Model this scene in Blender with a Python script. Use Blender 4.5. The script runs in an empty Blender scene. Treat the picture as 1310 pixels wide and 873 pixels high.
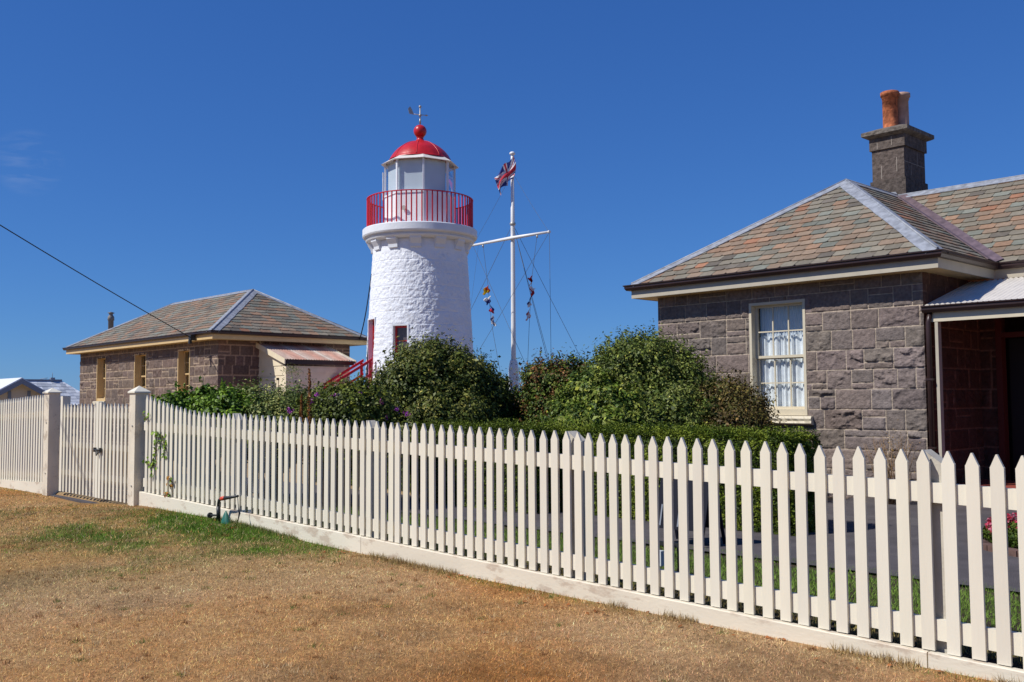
import bpy, math, random
import numpy as np
from mathutils import Vector, Matrix

random.seed(7)
rng = np.random.default_rng(11)
EYE = 1.65
sc = bpy.context.scene
col = sc.collection

# ------------------------------------------------------------------ camera
cd = bpy.data.cameras.new('camera')
cam = bpy.data.objects.new('camera', cd); col.objects.link(cam)
cd.sensor_width = 36.0
cd.lens = 36.0 * 1246.9 / 1310.0
cd.clip_start = 0.05; cd.clip_end = 6000
PIT, ROLL, YAW = 0.0603768, -0.0059808, 0.7586768
F = Vector((-math.cos(YAW) * math.cos(PIT), math.sin(YAW) * math.cos(PIT), math.sin(PIT)))
r0 = Vector((math.sin(YAW), math.cos(YAW), 0)); u0 = r0.cross(F)
R_ = r0 * math.cos(ROLL) + u0 * math.sin(ROLL)
U_ = -r0 * math.sin(ROLL) + u0 * math.cos(ROLL)
m = Matrix.Identity(4)
for i in range(3):
    m[i][0] = R_[i]; m[i][1] = U_[i]; m[i][2] = -F[i]
m[2][3] = EYE
cam.matrix_world = m
sc.camera = cam

# ------------------------------------------------------------------ world and sun
SUN_AZ = math.radians(23)      # from -Y towards -X
SUN_EL = math.radians(47.8)
sdir = Vector((-math.sin(SUN_AZ) * math.cos(SUN_EL), -math.cos(SUN_AZ) * math.cos(SUN_EL), math.sin(SUN_EL)))
w = bpy.data.worlds.new('World'); sc.world = w; w.use_nodes = True
nt = w.node_tree; nt.nodes.clear()
out = nt.nodes.new('ShaderNodeOutputWorld'); bg = nt.nodes.new('ShaderNodeBackground')
sky = nt.nodes.new('ShaderNodeTexSky'); sky.sky_type = 'NISHITA'; sky.sun_disc = False
sky.sun_elevation = SUN_EL
sky.sun_rotation = math.atan2(sdir.x, sdir.y)
sky.altitude = 1500; sky.air_density = 1.0; sky.dust_density = 0.1; sky.ozone_density = 5.0
bg.inputs['Strength'].default_value = 0.085
sep = nt.nodes.new('ShaderNodeSeparateColor'); cmb = nt.nodes.new('ShaderNodeCombineColor')
nt.links.new(sky.outputs[0], sep.inputs[0]); SS = 0.085
for ch, (a_, g_) in enumerate(((0.318, 0.86), (0.530, 0.74), (0.86, 0.58))):   # deeper, polarised-looking blue
    m1 = nt.nodes.new('ShaderNodeMath'); m1.operation = 'POWER'; m1.inputs[1].default_value = g_
    m2 = nt.nodes.new('ShaderNodeMath'); m2.operation = 'MULTIPLY'; m2.inputs[1].default_value = a_ * SS ** g_ / SS
    nt.links.new(sep.outputs[ch], m1.inputs[0]); nt.links.new(m1.outputs[0], m2.inputs[0]); nt.links.new(m2.outputs[0], cmb.inputs[ch])
tcg = nt.nodes.new('ShaderNodeTexCoord'); mpp = nt.nodes.new('ShaderNodeMapping'); mpp.inputs['Scale'].default_value = (3.0, 3.0, 14.0)
nz = nt.nodes.new('ShaderNodeTexNoise'); nz.inputs['Scale'].default_value = 8.0; nz.inputs['Detail'].default_value = 7; nz.inputs['Distortion'].default_value = 0.6
mrr = nt.nodes.new('ShaderNodeMapRange'); mrr.inputs[1].default_value = 0.46; mrr.inputs[2].default_value = 0.80; mrr.inputs[3].default_value = 0.0; mrr.inputs[4].default_value = 0.17
nt.links.new(tcg.outputs['Generated'], mpp.inputs[0]); nt.links.new(mpp.outputs[0], nz.inputs['Vector']); nt.links.new(nz.outputs[0], mrr.inputs[0])
mxc = nt.nodes.new('ShaderNodeMix'); mxc.data_type = 'RGBA'; wd = (F + R_ * (-0.4965) - U_ * (-0.183)).normalized()      # one small wisp low in the left sky, as high cirrus
dt = nt.nodes.new('ShaderNodeVectorMath'); dt.operation = 'DOT_PRODUCT'; dt.inputs[1].default_value = wd; nt.links.new(tcg.outputs['Generated'], dt.inputs[0])
mk = nt.nodes.new('ShaderNodeMapRange'); mk.inputs[1].default_value = 0.9995; mk.inputs[2].default_value = 1.0; nt.links.new(dt.outputs['Value'], mk.inputs[0])
ml = nt.nodes.new('ShaderNodeMath'); ml.operation = 'MULTIPLY'; nt.links.new(mk.outputs[0], ml.inputs[0]); nt.links.new(mrr.outputs[0], ml.inputs[1])
nt.links.new(ml.outputs[0], mxc.inputs[0]); nt.links.new(cmb.outputs[0], mxc.inputs[6]); mxc.inputs[7].default_value = (7.0, 7.6, 8.6, 1)
nt.links.new(mxc.outputs[2], bg.inputs[0]); nt.links.new(bg.outputs[0], out.inputs[0])
sl = bpy.data.lights.new('sun', 'SUN'); sl.energy = 4.8; sl.angle = math.radians(0.5); sl.color = (1.0, 0.965, 0.90)
so = bpy.data.objects.new('sun', sl); col.objects.link(so)
so.rotation_euler = sdir.to_track_quat('Z', 'Y').to_euler()
sc.view_settings.view_transform = 'Standard'; sc.view_settings.look = 'None'
sc.view_settings.exposure = 0.0; sc.view_settings.gamma = 1.0
sc.cycles.max_bounces = 6; sc.cycles.transparent_max_bounces = 12

# ------------------------------------------------------------------ helpers
def tag(o, label=None, cat=None, group=None, kind=None):
    if label: o['label'] = label
    if cat: o['category'] = cat
    if group: o['group'] = group
    if kind: o['kind'] = kind
    return o

def empty(name, loc=(0, 0, 0), label=None, cat=None, group=None):
    o = bpy.data.objects.new(name, None); col.objects.link(o); o.location = loc
    o.empty_display_size = 0.2
    return tag(o, label, cat, group)

def link(name, me, mat, parent=None):
    o = bpy.data.objects.new(name, me); col.objects.link(o)
    if mat: me.materials.append(mat)
    if parent:
        o.parent = parent
        o.matrix_parent_inverse = Matrix.Translation(-wloc(parent))
    return o

def wloc(o):
    v = Vector(o.location)
    if o.parent: v = v * 1.0
    return v

def set_col(me, cols):
    a = me.color_attributes.new('col', 'FLOAT_COLOR', 'POINT')
    c = np.ones((len(me.vertices), 4), np.float32); c[:, :3] = cols
    a.data.foreach_set('color', c.ravel())

def np_mesh(name, V, Fq, cols=None, smooth=False):
    """V (n,3) verts, Fq (m,k) faces with k corners"""
    me = bpy.data.meshes.new(name)
    V = np.ascontiguousarray(V, np.float32); Fq = np.ascontiguousarray(Fq, np.int32)
    me.vertices.add(len(V)); me.vertices.foreach_set('co', V.ravel())
    me.loops.add(Fq.size); me.loops.foreach_set('vertex_index', Fq.ravel())
    me.polygons.add(len(Fq)); me.polygons.foreach_set('loop_start', np.arange(0, Fq.size, Fq.shape[1], dtype=np.int32))
    if smooth: me.polygons.foreach_set('use_smooth', np.ones(len(Fq), bool))
    me.update(calc_edges=True); me.validate()
    if cols is not None: set_col(me, cols)
    return me

class MB:
    """collects shapes, builds them as ONE mesh object"""
    def __init__(s): s.v = []; s.f = []; s.c = []; s.cur = None; s.sm = []
    def add(s, vs, fs, c=None, smooth=False):
        b = len(s.v); s.v += [tuple(v) for v in vs]; s.f += [tuple(i + b for i in f) for f in fs]
        s.c += [tuple(c or (1, 1, 1))] * len(vs); s.sm += [smooth] * len(fs); return s
    def box(s, a, b, c=None):
        x0, y0, z0 = [min(p, q) for p, q in zip(a, b)]; x1, y1, z1 = [max(p, q) for p, q in zip(a, b)]
        return s.add([(x0, y0, z0), (x1, y0, z0), (x1, y1, z0), (x0, y1, z0), (x0, y0, z1), (x1, y0, z1), (x1, y1, z1), (x0, y1, z1)],
                     [(0, 3, 2, 1), (4, 5, 6, 7), (0, 1, 5, 4), (1, 2, 6, 5), (2, 3, 7, 6), (3, 0, 4, 7)], c)
    def obox(s, o, ax, ay, az, c=None):
        o = Vector(o); ax = Vector(ax); ay = Vector(ay); az = Vector(az)
        P = [o, o + ax, o + ax + ay, o + ay]; P += [p + az for p in P]
        fs = [(0, 3, 2, 1), (4, 5, 6, 7), (0, 1, 5, 4), (1, 2, 6, 5), (2, 3, 7, 6), (3, 0, 4, 7)]
        if ax.cross(ay).dot(az) < 0: fs = [f[::-1] for f in fs]
        return s.add(P, fs, c)
    def prism(s, poly, off, c=None):
        n = len(poly); off = Vector(off); P = [Vector(p) for p in poly]
        nr = sum(((P[i] - P[0]).cross(P[(i + 1) % n] - P[0]) for i in range(1, n)), Vector())
        if nr.dot(off) > 0: P = P[::-1]
        Q = P + [p + off for p in P]
        fs = [tuple(range(n)), tuple(range(2 * n - 1, n - 1, -1))]
        for i in range(n):
            j = (i + 1) % n; fs.append((j, i, i + n, j + n))
        return s.add(Q, fs, c)
    def tube(s, pts, r, n=8, c=None, cap=True):
        pts = [Vector(p) for p in pts]; rs = r if isinstance(r, (list, tuple)) else [r] * len(pts)
        V = []; prev = None
        for i, p in enumerate(pts):
            t = (pts[min(i + 1, len(pts) - 1)] - pts[max(i - 1, 0)]).normalized()
            a = prev if prev is not None else (Vector((0, 0, 1)) if abs(t.z) < 0.9 else Vector((1, 0, 0)))
            x = a.cross(t).cross(t) * -1
            if x.length < 1e-6: x = Vector((1, 0, 0)).cross(t)
            x.normalize(); y = t.cross(x); prev = x
            for k in range(n):
                an = 2 * math.pi * k / n; V.append(p + (x * math.cos(an) + y * math.sin(an)) * rs[i])
        fs = []
        for i in range(len(pts) - 1):
            for k in range(n):
                k2 = (k + 1) % n; fs.append((i * n + k, i * n + k2, (i + 1) * n + k2, (i + 1) * n + k))
        s.add(V, fs, c, True)
        if cap:
            b = len(s.v) - len(V)
            s.f += [tuple(b + k for k in range(n - 1, -1, -1)), tuple(b + (len(pts) - 1) * n + k for k in range(n))]; s.sm += [False, False]
        return s
    def lathe(s, prof, cx, cy, n=32, c=None, a0=0.0, smooth=True):
        V = [(cx + r * math.cos(a0 + 2 * math.pi * k / n), cy + r * math.sin(a0 + 2 * math.pi * k / n), z) for r, z in prof for k in range(n)]
        fs = []
        for i in range(len(prof) - 1):
            for k in range(n):
                k2 = (k + 1) % n; fs.append((i * n + k, i * n + k2, (i + 1) * n + k2, (i + 1) * n + k))
        return s.add(V, fs, c, smooth)
    def build(s, name, mat, parent=None):
        me = bpy.data.meshes.new(name); me.from_pydata(s.v, [], s.f)
        me.polygons.foreach_set('use_smooth', s.sm); me.update()
        set_col(me, np.array(s.c, np.float32).reshape(-1, 3))
        return link(name, me, mat, parent)

def sweep(mb, path, z, prof, c=None):
    """sweep a closed profile [(out, up)] along a 2D path; 'out' is to the right of travel"""
    n = len(path); P = [Vector(p) for p in path]; V = []
    for i in range(n):
        d1 = (P[i] - P[i - 1]).normalized() if i > 0 else (P[1] - P[0]).normalized()
        d2 = (P[i + 1] - P[i]).normalized() if i < n - 1 else d1
        n1 = Vector((d1.y, -d1.x)); n2 = Vector((d2.y, -d2.x))
        mi = (n1 + n2); mi = mi / max(mi.dot(n1), 1e-6)
        for (o, u) in prof: V.append((P[i].x + mi.x * o, P[i].y + mi.y * o, z + u))
    k = len(prof); fs = []
    for i in range(n - 1):
        for j in range(k):
            j2 = (j + 1) % k; fs.append((i * k + j, i * k + j2, (i + 1) * k + j2, (i + 1) * k + j))
    fs += [tuple(range(k - 1, -1, -1)), tuple((n - 1) * k + j for j in range(k))]
    mb.add(V, fs, c)

def vnoise(x, y, seed, cell=1.0):
    r = np.random.default_rng(seed); T = r.random((257, 257))
    x = np.asarray(x) / cell; y = np.asarray(y) / cell
    xi = np.floor(x).astype(int); yi = np.floor(y).astype(int); fx = x - xi; fy = y - yi
    fx = fx * fx * (3 - 2 * fx); fy = fy * fy * (3 - 2 * fy); xi %= 256; yi %= 256
    return (T[xi, yi] * (1 - fx) + T[xi + 1, yi] * fx) * (1 - fy) + (T[xi, yi + 1] * (1 - fx) + T[xi + 1, yi + 1] * fx) * fy

def fbm(x, y, seed, cell, octs=4):
    s = 0; a = 1.0; t = 0
    for o in range(octs):
        s = s + a * vnoise(x, y, seed + o, cell / 2 ** o); t += a; a *= 0.5
    return s / t

# ------------------------------------------------------------------ materials
def mat(name, rgb=None, rough=0.7, attr=False, noise=0.0, nscale=8.0, bump=0.0, bscale=40.0, metal=0.0, spec=0.4, transl=0.0, wear=None, stretch=None):
    ma = bpy.data.materials.new(name); ma.use_nodes = True
    t = ma.node_tree; N = t.nodes; L = t.links
    b = N['Principled BSDF']; b.inputs['Roughness'].default_value = rough; b.inputs['Metallic'].default_value = metal
    b.inputs['Specular IOR Level'].default_value = spec
    src = None
    if attr:
        a = N.new('ShaderNodeAttribute'); a.attribute_name = 'col'; src = a.outputs['Color']
        if rgb:
            mx = N.new('ShaderNodeMix'); mx.data_type = 'RGBA'; mx.blend_type = 'MULTIPLY'; mx.inputs[0].default_value = 1
            mx.inputs[7].default_value = (*rgb, 1); L.new(src, mx.inputs[6]); src = mx.outputs[2]
    else:
        c = N.new('ShaderNodeRGB'); c.outputs[0].default_value = (*rgb, 1); src = c.outputs[0]
    tc = N.new('ShaderNodeNewGeometry'); pos = tc.outputs['Position']
    if stretch:
        mp = N.new('ShaderNodeMapping'); mp.inputs['Scale'].default_value = stretch; L.new(pos, mp.inputs['Vector']); pos = mp.outputs[0]
    if noise:
        n = N.new('ShaderNodeTexNoise'); n.inputs['Scale'].default_value = nscale; n.inputs['Detail'].default_value = 6
        L.new(pos, n.inputs['Vector'])
        mr = N.new('ShaderNodeMapRange'); mr.inputs[1].default_value = 0.3; mr.inputs[2].default_value = 0.7
        mr.inputs[3].default_value = 1 - noise; mr.inputs[4].default_value = 1 + noise; L.new(n.outputs[0], mr.inputs[0])
        mx = N.new('ShaderNodeMix'); mx.data_type = 'RGBA'; mx.blend_type = 'MULTIPLY'; mx.inputs[0].default_value = 1
        L.new(src, mx.inputs[6]); L.new(mr.outputs[0], mx.inputs[7]); src = mx.outputs[2]
    if wear:   # (rgb, scale, threshold, strength)
        n = N.new('ShaderNodeTexNoise'); n.inputs['Scale'].default_value = wear[1]; n.inputs['Detail'].default_value = 8
        n.inputs['Roughness'].default_value = 0.65
        L.new(pos, n.inputs['Vector'])
        mr = N.new('ShaderNodeMapRange'); mr.inputs[1].default_value = wear[2]; mr.inputs[2].default_value = wear[2] + 0.08
        mr.inputs[3].default_value = 0; mr.inputs[4].default_value = wear[3]; L.new(n.outputs[0], mr.inputs[0])
        mx = N.new('ShaderNodeMix'); mx.data_type = 'RGBA'; L.new(mr.outputs[0], mx.inputs[0])
        L.new(src, mx.inputs[6]); mx.inputs[7].default_value = (*wear[0], 1); src = mx.outputs[2]
    L.new(src, b.inputs['Base Color'])
    if bump:
        n = N.new('ShaderNodeTexNoise'); n.inputs['Scale'].default_value = bscale; n.inputs['Detail'].default_value = 8
        L.new(pos, n.inputs['Vector'])
        bp = N.new('ShaderNodeBump'); bp.inputs['Strength'].default_value = 1.0; bp.inputs['Distance'].default_value = bump
        L.new(n.outputs[0], bp.inputs['Height']); L.new(bp.outputs[0], b.inputs['Normal'])
    if transl:
        tr = N.new('ShaderNodeBsdfTranslucent'); ms = N.new('ShaderNodeMixShader'); ms.inputs[0].default_value = transl
        L.new(src, tr.inputs[0]); L.new(b.outputs[0], ms.inputs[1]); L.new(tr.outputs[0], ms.inputs[2])
        L.new(ms.outputs[0], N['Material Output'].inputs[0])
    return ma

def glass_mat(name, tint=(1, 1, 1), rough=0.0, base=0.06):
    ma = bpy.data.materials.new(name); ma.use_nodes = True; t = ma.node_tree; N = t.nodes; L = t.links
    N.remove(N['Principled BSDF'])
    tr = N.new('ShaderNodeBsdfTransparent'); tr.inputs[0].default_value = (*tint, 1)
    gl = N.new('ShaderNodeBsdfGlossy'); gl.inputs['Roughness'].default_value = rough
    lw = N.new('ShaderNodeLayerWeight'); lw.inputs[0].default_value = 0.5
    pw = N.new('ShaderNodeMath'); pw.operation = 'POWER'; pw.inputs[1].default_value = 4; L.new(lw.outputs['Facing'], pw.inputs[0])
    ad = N.new('ShaderNodeMath'); ad.operation = 'ADD'; ad.inputs[1].default_value = base; L.new(pw.outputs[0], ad.inputs[0]); ad.use_clamp = True
    ms = N.new('ShaderNodeMixShader'); L.new(ad.outputs[0], ms.inputs[0]); L.new(tr.outputs[0], ms.inputs[1]); L.new(gl.outputs[0], ms.inputs[2])
    L.new(ms.outputs[0], N['Material Output'].inputs[0]); return ma

M = {}
M['fence'] = mat('fence_paint', (0.735, 0.685, 0.555), 0.55, attr=True, noise=0.035, nscale=5, bump=0.0012, bscale=60, wear=((0.40, 0.34, 0.27), 26, 0.69, 0.7), stretch=(1.6, 1, 0.16))
M['gpost'] = mat('gate_post_paint', (0.70, 0.62, 0.48), 0.6, attr=True, noise=0.08, nscale=4, bump=0.003, bscale=40, wear=((0.36, 0.28, 0.20), 5, 0.57, 0.6))
M['post'] = mat('shaded_post_paint', (0.50, 0.455, 0.37), 0.6, attr=True, noise=0.12, nscale=4, bump=0.003, bscale=40, wear=((0.30, 0.24, 0.17), 7, 0.58, 0.6))  # darker copy of the fence paint, with the posts' shade put into it
M['plinth'] = mat('plinth_paint', (0.72, 0.655, 0.52), 0.6, attr=True, noise=0.06, nscale=3, bump=0.002, bscale=50, wear=((0.42, 0.31, 0.22), 8, 0.54, 0.6), stretch=(0.35, 1, 1))
M['stone'] = mat('basalt_stone', None, 0.9, attr=True, noise=0.25, nscale=18, bump=0.012, bscale=42, spec=0.15)
M['slate'] = mat('slate', None, 0.75, attr=True, noise=0.13, nscale=12, bump=0.003, bscale=30, spec=0.35)
M['lead'] = mat('lead_flashing', (0.27, 0.285, 0.315), 0.5, noise=0.3, nscale=9, bump=0.004, bscale=14, spec=0.4)
M['valley'] = mat('valley_metal', (0.14, 0.10, 0.11), 0.4, noise=0.3, nscale=8)
M['gutter'] = mat('gutter_paint', (0.035, 0.018, 0.016), 0.35, noise=0.2, nscale=5)
M['cream'] = mat('cream_trim', (0.60, 0.53, 0.39), 0.5, noise=0.05, nscale=6)
M['fascia'] = mat('fascia_trim', (0.46, 0.41, 0.32), 0.5, noise=0.06, nscale=6)
M['tan'] = mat('tan_trim', (0.64, 0.455, 0.22), 0.5, noise=0.06, nscale=6)
M['weatherboard'] = mat('weatherboard', (0.76, 0.65, 0.46), 0.6, noise=0.06, nscale=5)
M['white'] = mat('white_paint', (0.74, 0.765, 0.80), 0.6, noise=0.04, nscale=3, bump=0.006, bscale=16, wear=((0.5, 0.49, 0.45), 5, 0.7, 0.4))
M['white_rough'] = mat('white_render', (0.78, 0.805, 0.85), 0.65, noise=0.05, nscale=2, bump=0.012, bscale=26, wear=((0.50, 0.47, 0.42), 2.2, 0.60, 0.30), stretch=None)
M['red'] = mat('red_paint', (0.50, 0.014, 0.018), 0.36, noise=0.16, nscale=5, spec=0.45, bump=0.006, bscale=7, wear=((0.30, 0.03, 0.025), 6, 0.6, 0.5))
M['red_metal'] = mat('red_rail_paint', (0.55, 0.012, 0.025), 0.45)
M['metal'] = mat('grey_metal', (0.42, 0.40, 0.36), 0.45, metal=0.4)
M['flue'] = mat('flue_metal', (0.20, 0.19, 0.18), 0.5)
M['dark'] = mat('dark_plastic', (0.025, 0.028, 0.03), 0.45)
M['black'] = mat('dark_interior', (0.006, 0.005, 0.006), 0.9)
M['cable'] = mat('cable', (0.01, 0.01, 0.012), 0.6)
M['rope'] = mat('rigging_wire', (0.10, 0.11, 0.13), 0.6)
M['pole'] = mat('pole_paint', (0.78, 0.78, 0.77), 0.4, noise=0.04, nscale=3)
M['glass'] = glass_mat('window_glass', (0.96, 0.98, 0.99))
M['blind'] = mat('lantern_blind', (0.58, 0.645, 0.68), 0.7, noise=0.05, nscale=2)
M['curtain'] = mat('curtain_cloth', (0.75, 0.78, 0.80), 0.9, noise=0.1, nscale=10)
M['net'] = mat('net_curtain', (0.55, 0.60, 0.66), 0.9, noise=0.06, nscale=10)
M['terracotta'] = mat('terracotta', (0.38, 0.12, 0.05), 0.9, noise=0.6, nscale=13, bump=0.01, bscale=20)
M['pale_pot'] = mat('weathered_terracotta', (0.42, 0.27, 0.21), 0.8, noise=0.2, nscale=10, bump=0.004, bscale=20)
M['corrugated'] = mat('pale_corrugated_iron', (0.66, 0.61, 0.54), 0.5, noise=0.08, nscale=4)
M['rusty'] = mat('rusty_corrugated_iron', (0.42, 0.235, 0.165), 0.7, attr=True, noise=0.2, nscale=5)
M['asphalt'] = mat('asphalt', (0.082, 0.072, 0.074), 0.9, noise=0.2, nscale=3, bump=0.008, bscale=90, wear=((0.13, 0.115, 0.11), 1.2, 0.55, 0.5))
M['porch_floor'] = mat('porch_floor_tiles', (0.30, 0.07, 0.05), 0.6, noise=0.15, nscale=6)
M['door'] = mat('door_red_brown', (0.10, 0.02, 0.012), 0.4)
M['leaf'] = mat('leaf', (1.25, 1.12, 0.62), 0.5, attr=True, spec=0.2, transl=0.12)
M['blade'] = mat('grass_blade', None, 0.8, attr=True, spec=0.12, transl=0.15)
M['petal'] = mat('petal', None, 0.6, attr=True, transl=0.2)
M['twig'] = mat('bark', (0.10, 0.065, 0.04), 0.9, noise=0.2, nscale=10)
M['cloth'] = mat('flag_cloth', None, 0.8, attr=True, transl=0.25, spec=0.1)
M['green_plastic'] = mat('green_plastic', (0.02, 0.13, 0.09), 0.45)
M['orange_plastic'] = mat('orange_plastic', (0.65, 0.07, 0.03), 0.4)
M['brick'] = mat('brick_edging', (0.13, 0.075, 0.06), 0.85, noise=0.3, nscale=14, bump=0.006, bscale=30)
M['bluegrey'] = mat('blue_grey_paint', (0.20, 0.235, 0.30), 0.5)
M['pale_roof'] = mat('pale_roof_sheet', (0.72, 0.73, 0.74), 0.5, attr=True)
M['soil'] = mat('mulch', (0.045, 0.032, 0.022), 0.95, noise=0.4, nscale=20, bump=0.02, bscale=25)
M['navy'] = mat('shade_dark_navy', (0.005, 0.006, 0.016), 0.6, spec=0.2)  # near-black navy, the shade on the board is in the colour
M['panel'] = mat('pale_panel', (0.55, 0.58, 0.62), 0.5)

# lawn ground material
def lawn_color(x, y, split=False):
    """green where the sprinkler reaches, dry brown elsewhere (numpy arrays)"""
    n = fbm(x + 50, y + 50, 31, 1.7, 4); n2 = fbm(x + 90, y + 20, 57, 0.35, 3); n3 = fbm(x + 10, y + 70, 77, 5.0, 3)
    d1 = np.sqrt(((x + 11.3) / 2.7) ** 2 + ((y - 5.6) / 1.15) ** 2)
    d2 = np.sqrt(((x + 11.6) / 3.6) ** 2 + ((y - 4.35) / 1.55) ** 2) * 1.0 + 0.36
    d3 = np.sqrt(((x + 10.9) / 1.4) ** 2 + ((y - 5.6) / 0.9) ** 2)
    g = np.clip(1.25 - np.minimum(np.minimum(d1, d2), d3) + (n - 0.5) * 0.9 + (n2 - 0.5) * 0.8, 0, 1)
    g = g * g * (3 - 2 * g)
    edge = np.clip(1 - np.abs(y - 5.9) / 0.22, 0, 1) * np.clip((n - 0.35) * 2.2, 0, 1) * 0.5
    g = np.maximum(g, edge)
    g = np.maximum(g, np.clip((n3 - 0.57) * 3, 0, 0.25) * np.clip((-x - 12) / 4, 0, 1))
    dry = np.stack([0.78 + 0 * x, 0.43 + 0 * x, 0.17 + 0 * x], -1)
    pale = np.array([0.82, 0.52, 0.25]); rust = np.array([0.66, 0.28, 0.07])
    k = np.clip((n2 - 0.35) * 2.2, 0, 1)[..., None]; dry = dry * (1 - 0.5 * k) + pale * 0.5 * k
    k = np.clip((n - 0.44) * 4.5, 0, 1)[..., None]; dry = dry * (1 - 0.75 * k) + rust * 0.75 * k
    k = np.clip((fbm(x + 71, y + 5, 123, 2.6, 3) - 0.5) * 5, 0, 1)[..., None]; dry = dry * (1 - 0.5 * k) + np.array([0.80, 0.56, 0.32]) * 0.5 * k
    k = np.clip((fbm(x + 33, y + 12, 91, 0.9, 4) - 0.52) * 5, 0, 1)[..., None]; dry = dry * (1 - 0.28 * k)
    k = np.clip((n3 - 0.5) * 4, 0, 1)[..., None]; dry = dry * (1 - 0.22 * k) + np.array([0.36, 0.33, 0.11]) * 0.22 * k
    if split: return dry, g, np.array([0.115, 0.20, 0.022]) * (0.8 + 0.5 * n2[..., None])
    green = np.array([0.11, 0.20, 0.02]) * (0.8 + 0.5 * n2[..., None])
    return dry * (1 - g[..., None]) + green * g[..., None], g

# ------------------------------------------------------------------ ground heights (world z)
FY = 5.975
def g_front(x, y):
    zf = np.interp(x, [-30, -21, -18, -16.5, -14, -11.3, -9.5, -7, 3], [0.01, 0.015, 0.035, 0.02, 0.15, 0.15, 0.075, 0.035, 0.01])
    k = np.clip((y - 1.0) / 4.5, 0, 1); k = k * k * (3 - 2 * k)
    return zf * k + 0.012 * (fbm(x + 40, y + 40, 5, 2.2, 3) - 0.5)
def fence_base(x): return EYE - 1.58 - 0.0195 * x     # picket bottoms

xs = np.unique(np.concatenate([np.linspace(-1500, -60, 14), np.linspace(-60, -30, 20), np.linspace(-30, 4, 240), np.linspace(4, 60, 20), np.linspace(60, 1500, 14)]))
ys = np.unique(np.concatenate([np.linspace(-1500, -40, 14), np.linspace(-40, -2, 20), np.linspace(-2, FY, 90), np.linspace(FY + 0.06, 30, 50), np.linspace(30, 1500, 20)]))
XX, YY = np.meshgrid(xs, ys, indexing='ij')
ZZ = np.where(YY <= FY + 0.001, g_front(XX, np.minimum(YY, FY)), 0.09)
ZZ = np.where((np.abs(XX) > 60) | (YY > 60), 0.0, ZZ)
nx, ny = XX.shape
V = np.stack([XX, YY, ZZ], -1).reshape(-1, 3)
idx = np.arange(nx * ny).reshape(nx, ny)
Fq = np.stack([idx[:-1, :-1], idx[1:, :-1], idx[1:, 1:], idx[:-1, 1:]], -1).reshape(-1, 4)
lc, lg = lawn_color(XX, YY)
gc = lc * 0.42  # lawn colour darkened to paint in the shade between blades
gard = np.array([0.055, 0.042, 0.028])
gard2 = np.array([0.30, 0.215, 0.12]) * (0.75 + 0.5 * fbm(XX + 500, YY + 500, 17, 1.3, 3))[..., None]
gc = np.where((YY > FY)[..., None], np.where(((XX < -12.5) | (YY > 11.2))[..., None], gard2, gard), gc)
gm = mat('ground_soil', None, 0.95, attr=True, noise=0.3, nscale=25, bump=0.012, bscale=40, spec=0.1)
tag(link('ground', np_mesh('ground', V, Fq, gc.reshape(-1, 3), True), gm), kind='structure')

# asphalt path (garden side) with a straight edge along the grass strip
mb = MB()
mb.add([(-20, 8.25, 0.115), (4, 8.25, 0.115), (4, 14.3, 0.115), (-5.35, 14.3, 0.115), (-5.35, 10.3, 0.115), (-5.9, 9.75, 0.115), (-20, 9.75, 0.115)], [(0, 1, 2, 3, 4, 5, 6)])
mb.add([(-5.9, 9.75, 0.1145), (-5.35, 10.3, 0.1145), (-5.35, 14.3, 0.1145), (-7.4, 14.3, 0.1145), (-7.4, 9.75, 0.1145)], [(0, 1, 2, 3, 4)])
for vtx in (0,): pass
pth = mb.build('garden_path', M['asphalt']); tag(pth, kind='structure')
# gateway strip: dark slab standing in for the shadow under the gate
mb = MB(); mb.box((-17.9, 5.90, -0.05), (-14.5, 9.0, 0.05))
tag(mb.build('gateway_shadow_strip', M['asphalt']), kind='structure')

def grass_blades(name, P, H, W, C, seed=1, lean=0.9):
    r = np.random.default_rng(seed); n = len(P)
    a = r.random(n) * 2 * np.pi; l = r.random(n) * lean
    wd = np.stack([np.cos(a), np.sin(a), 0 * a], -1) * W[:, None] * 0.5
    b = r.random(n) * 2 * np.pi
    tip = P + np.stack([np.cos(b) * l * H, np.sin(b) * l * H, H * (1 - 0.35 * l)], -1)
    V = np.stack([P - wd, P + wd, tip], 1).reshape(-1, 3)
    Fq = np.arange(3 * n).reshape(n, 3)
    return np_mesh(name, V, Fq, np.repeat(C, 3, 0))

# dry lawn: blades placed denser near the viewer's side of the verge
N = 760000
ang = rng.uniform(math.radians(100), math.radians(174), N)
t = rng.random(N); rad = 3.2 * (26 / 3.2) ** (t ** 0.8)
X = rad * np.cos(ang); Y = rad * np.sin(ang)
ok = (Y < FY - 0.05) & (X < 1.5) & (X > -24); X = X[ok]; Y = Y[ok]; rad = rad[ok]
gapk = (X > -17.3) & (X < -14.8) & (Y > 5.72); X = X[~gapk]; Y = Y[~gapk]; rad = rad[~gapk]
C, G, GC = lawn_color(X, Y, True)
pick = rng.random(len(X)) < G * 0.95; C[pick] = GC[pick]
C = C * np.clip(0.45 + 1.15 * fbm(X * 1.0 + 60, Y + 60, 203, 0.11, 2), 0.4, 1.6)[:, None]
C = C * (0.35 + 1.3 * rng.random((len(X), 1)) ** 1.1) * (1 + rng.uniform(-0.14, 0.14, (len(X), 3)))
mixg = (rng.random(len(X)) < 0.25 * np.clip(1 - G, 0, 1) * np.clip((-X - 9) / 6, 0, 1)); C[mixg] = np.array([0.19, 0.23, 0.06])
bright = rng.random(len(X)) < 0.06; C[bright] = np.array([0.74, 0.56, 0.34]) * rng.uniform(0.6, 1.05, (bright.sum(), 1))
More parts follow.
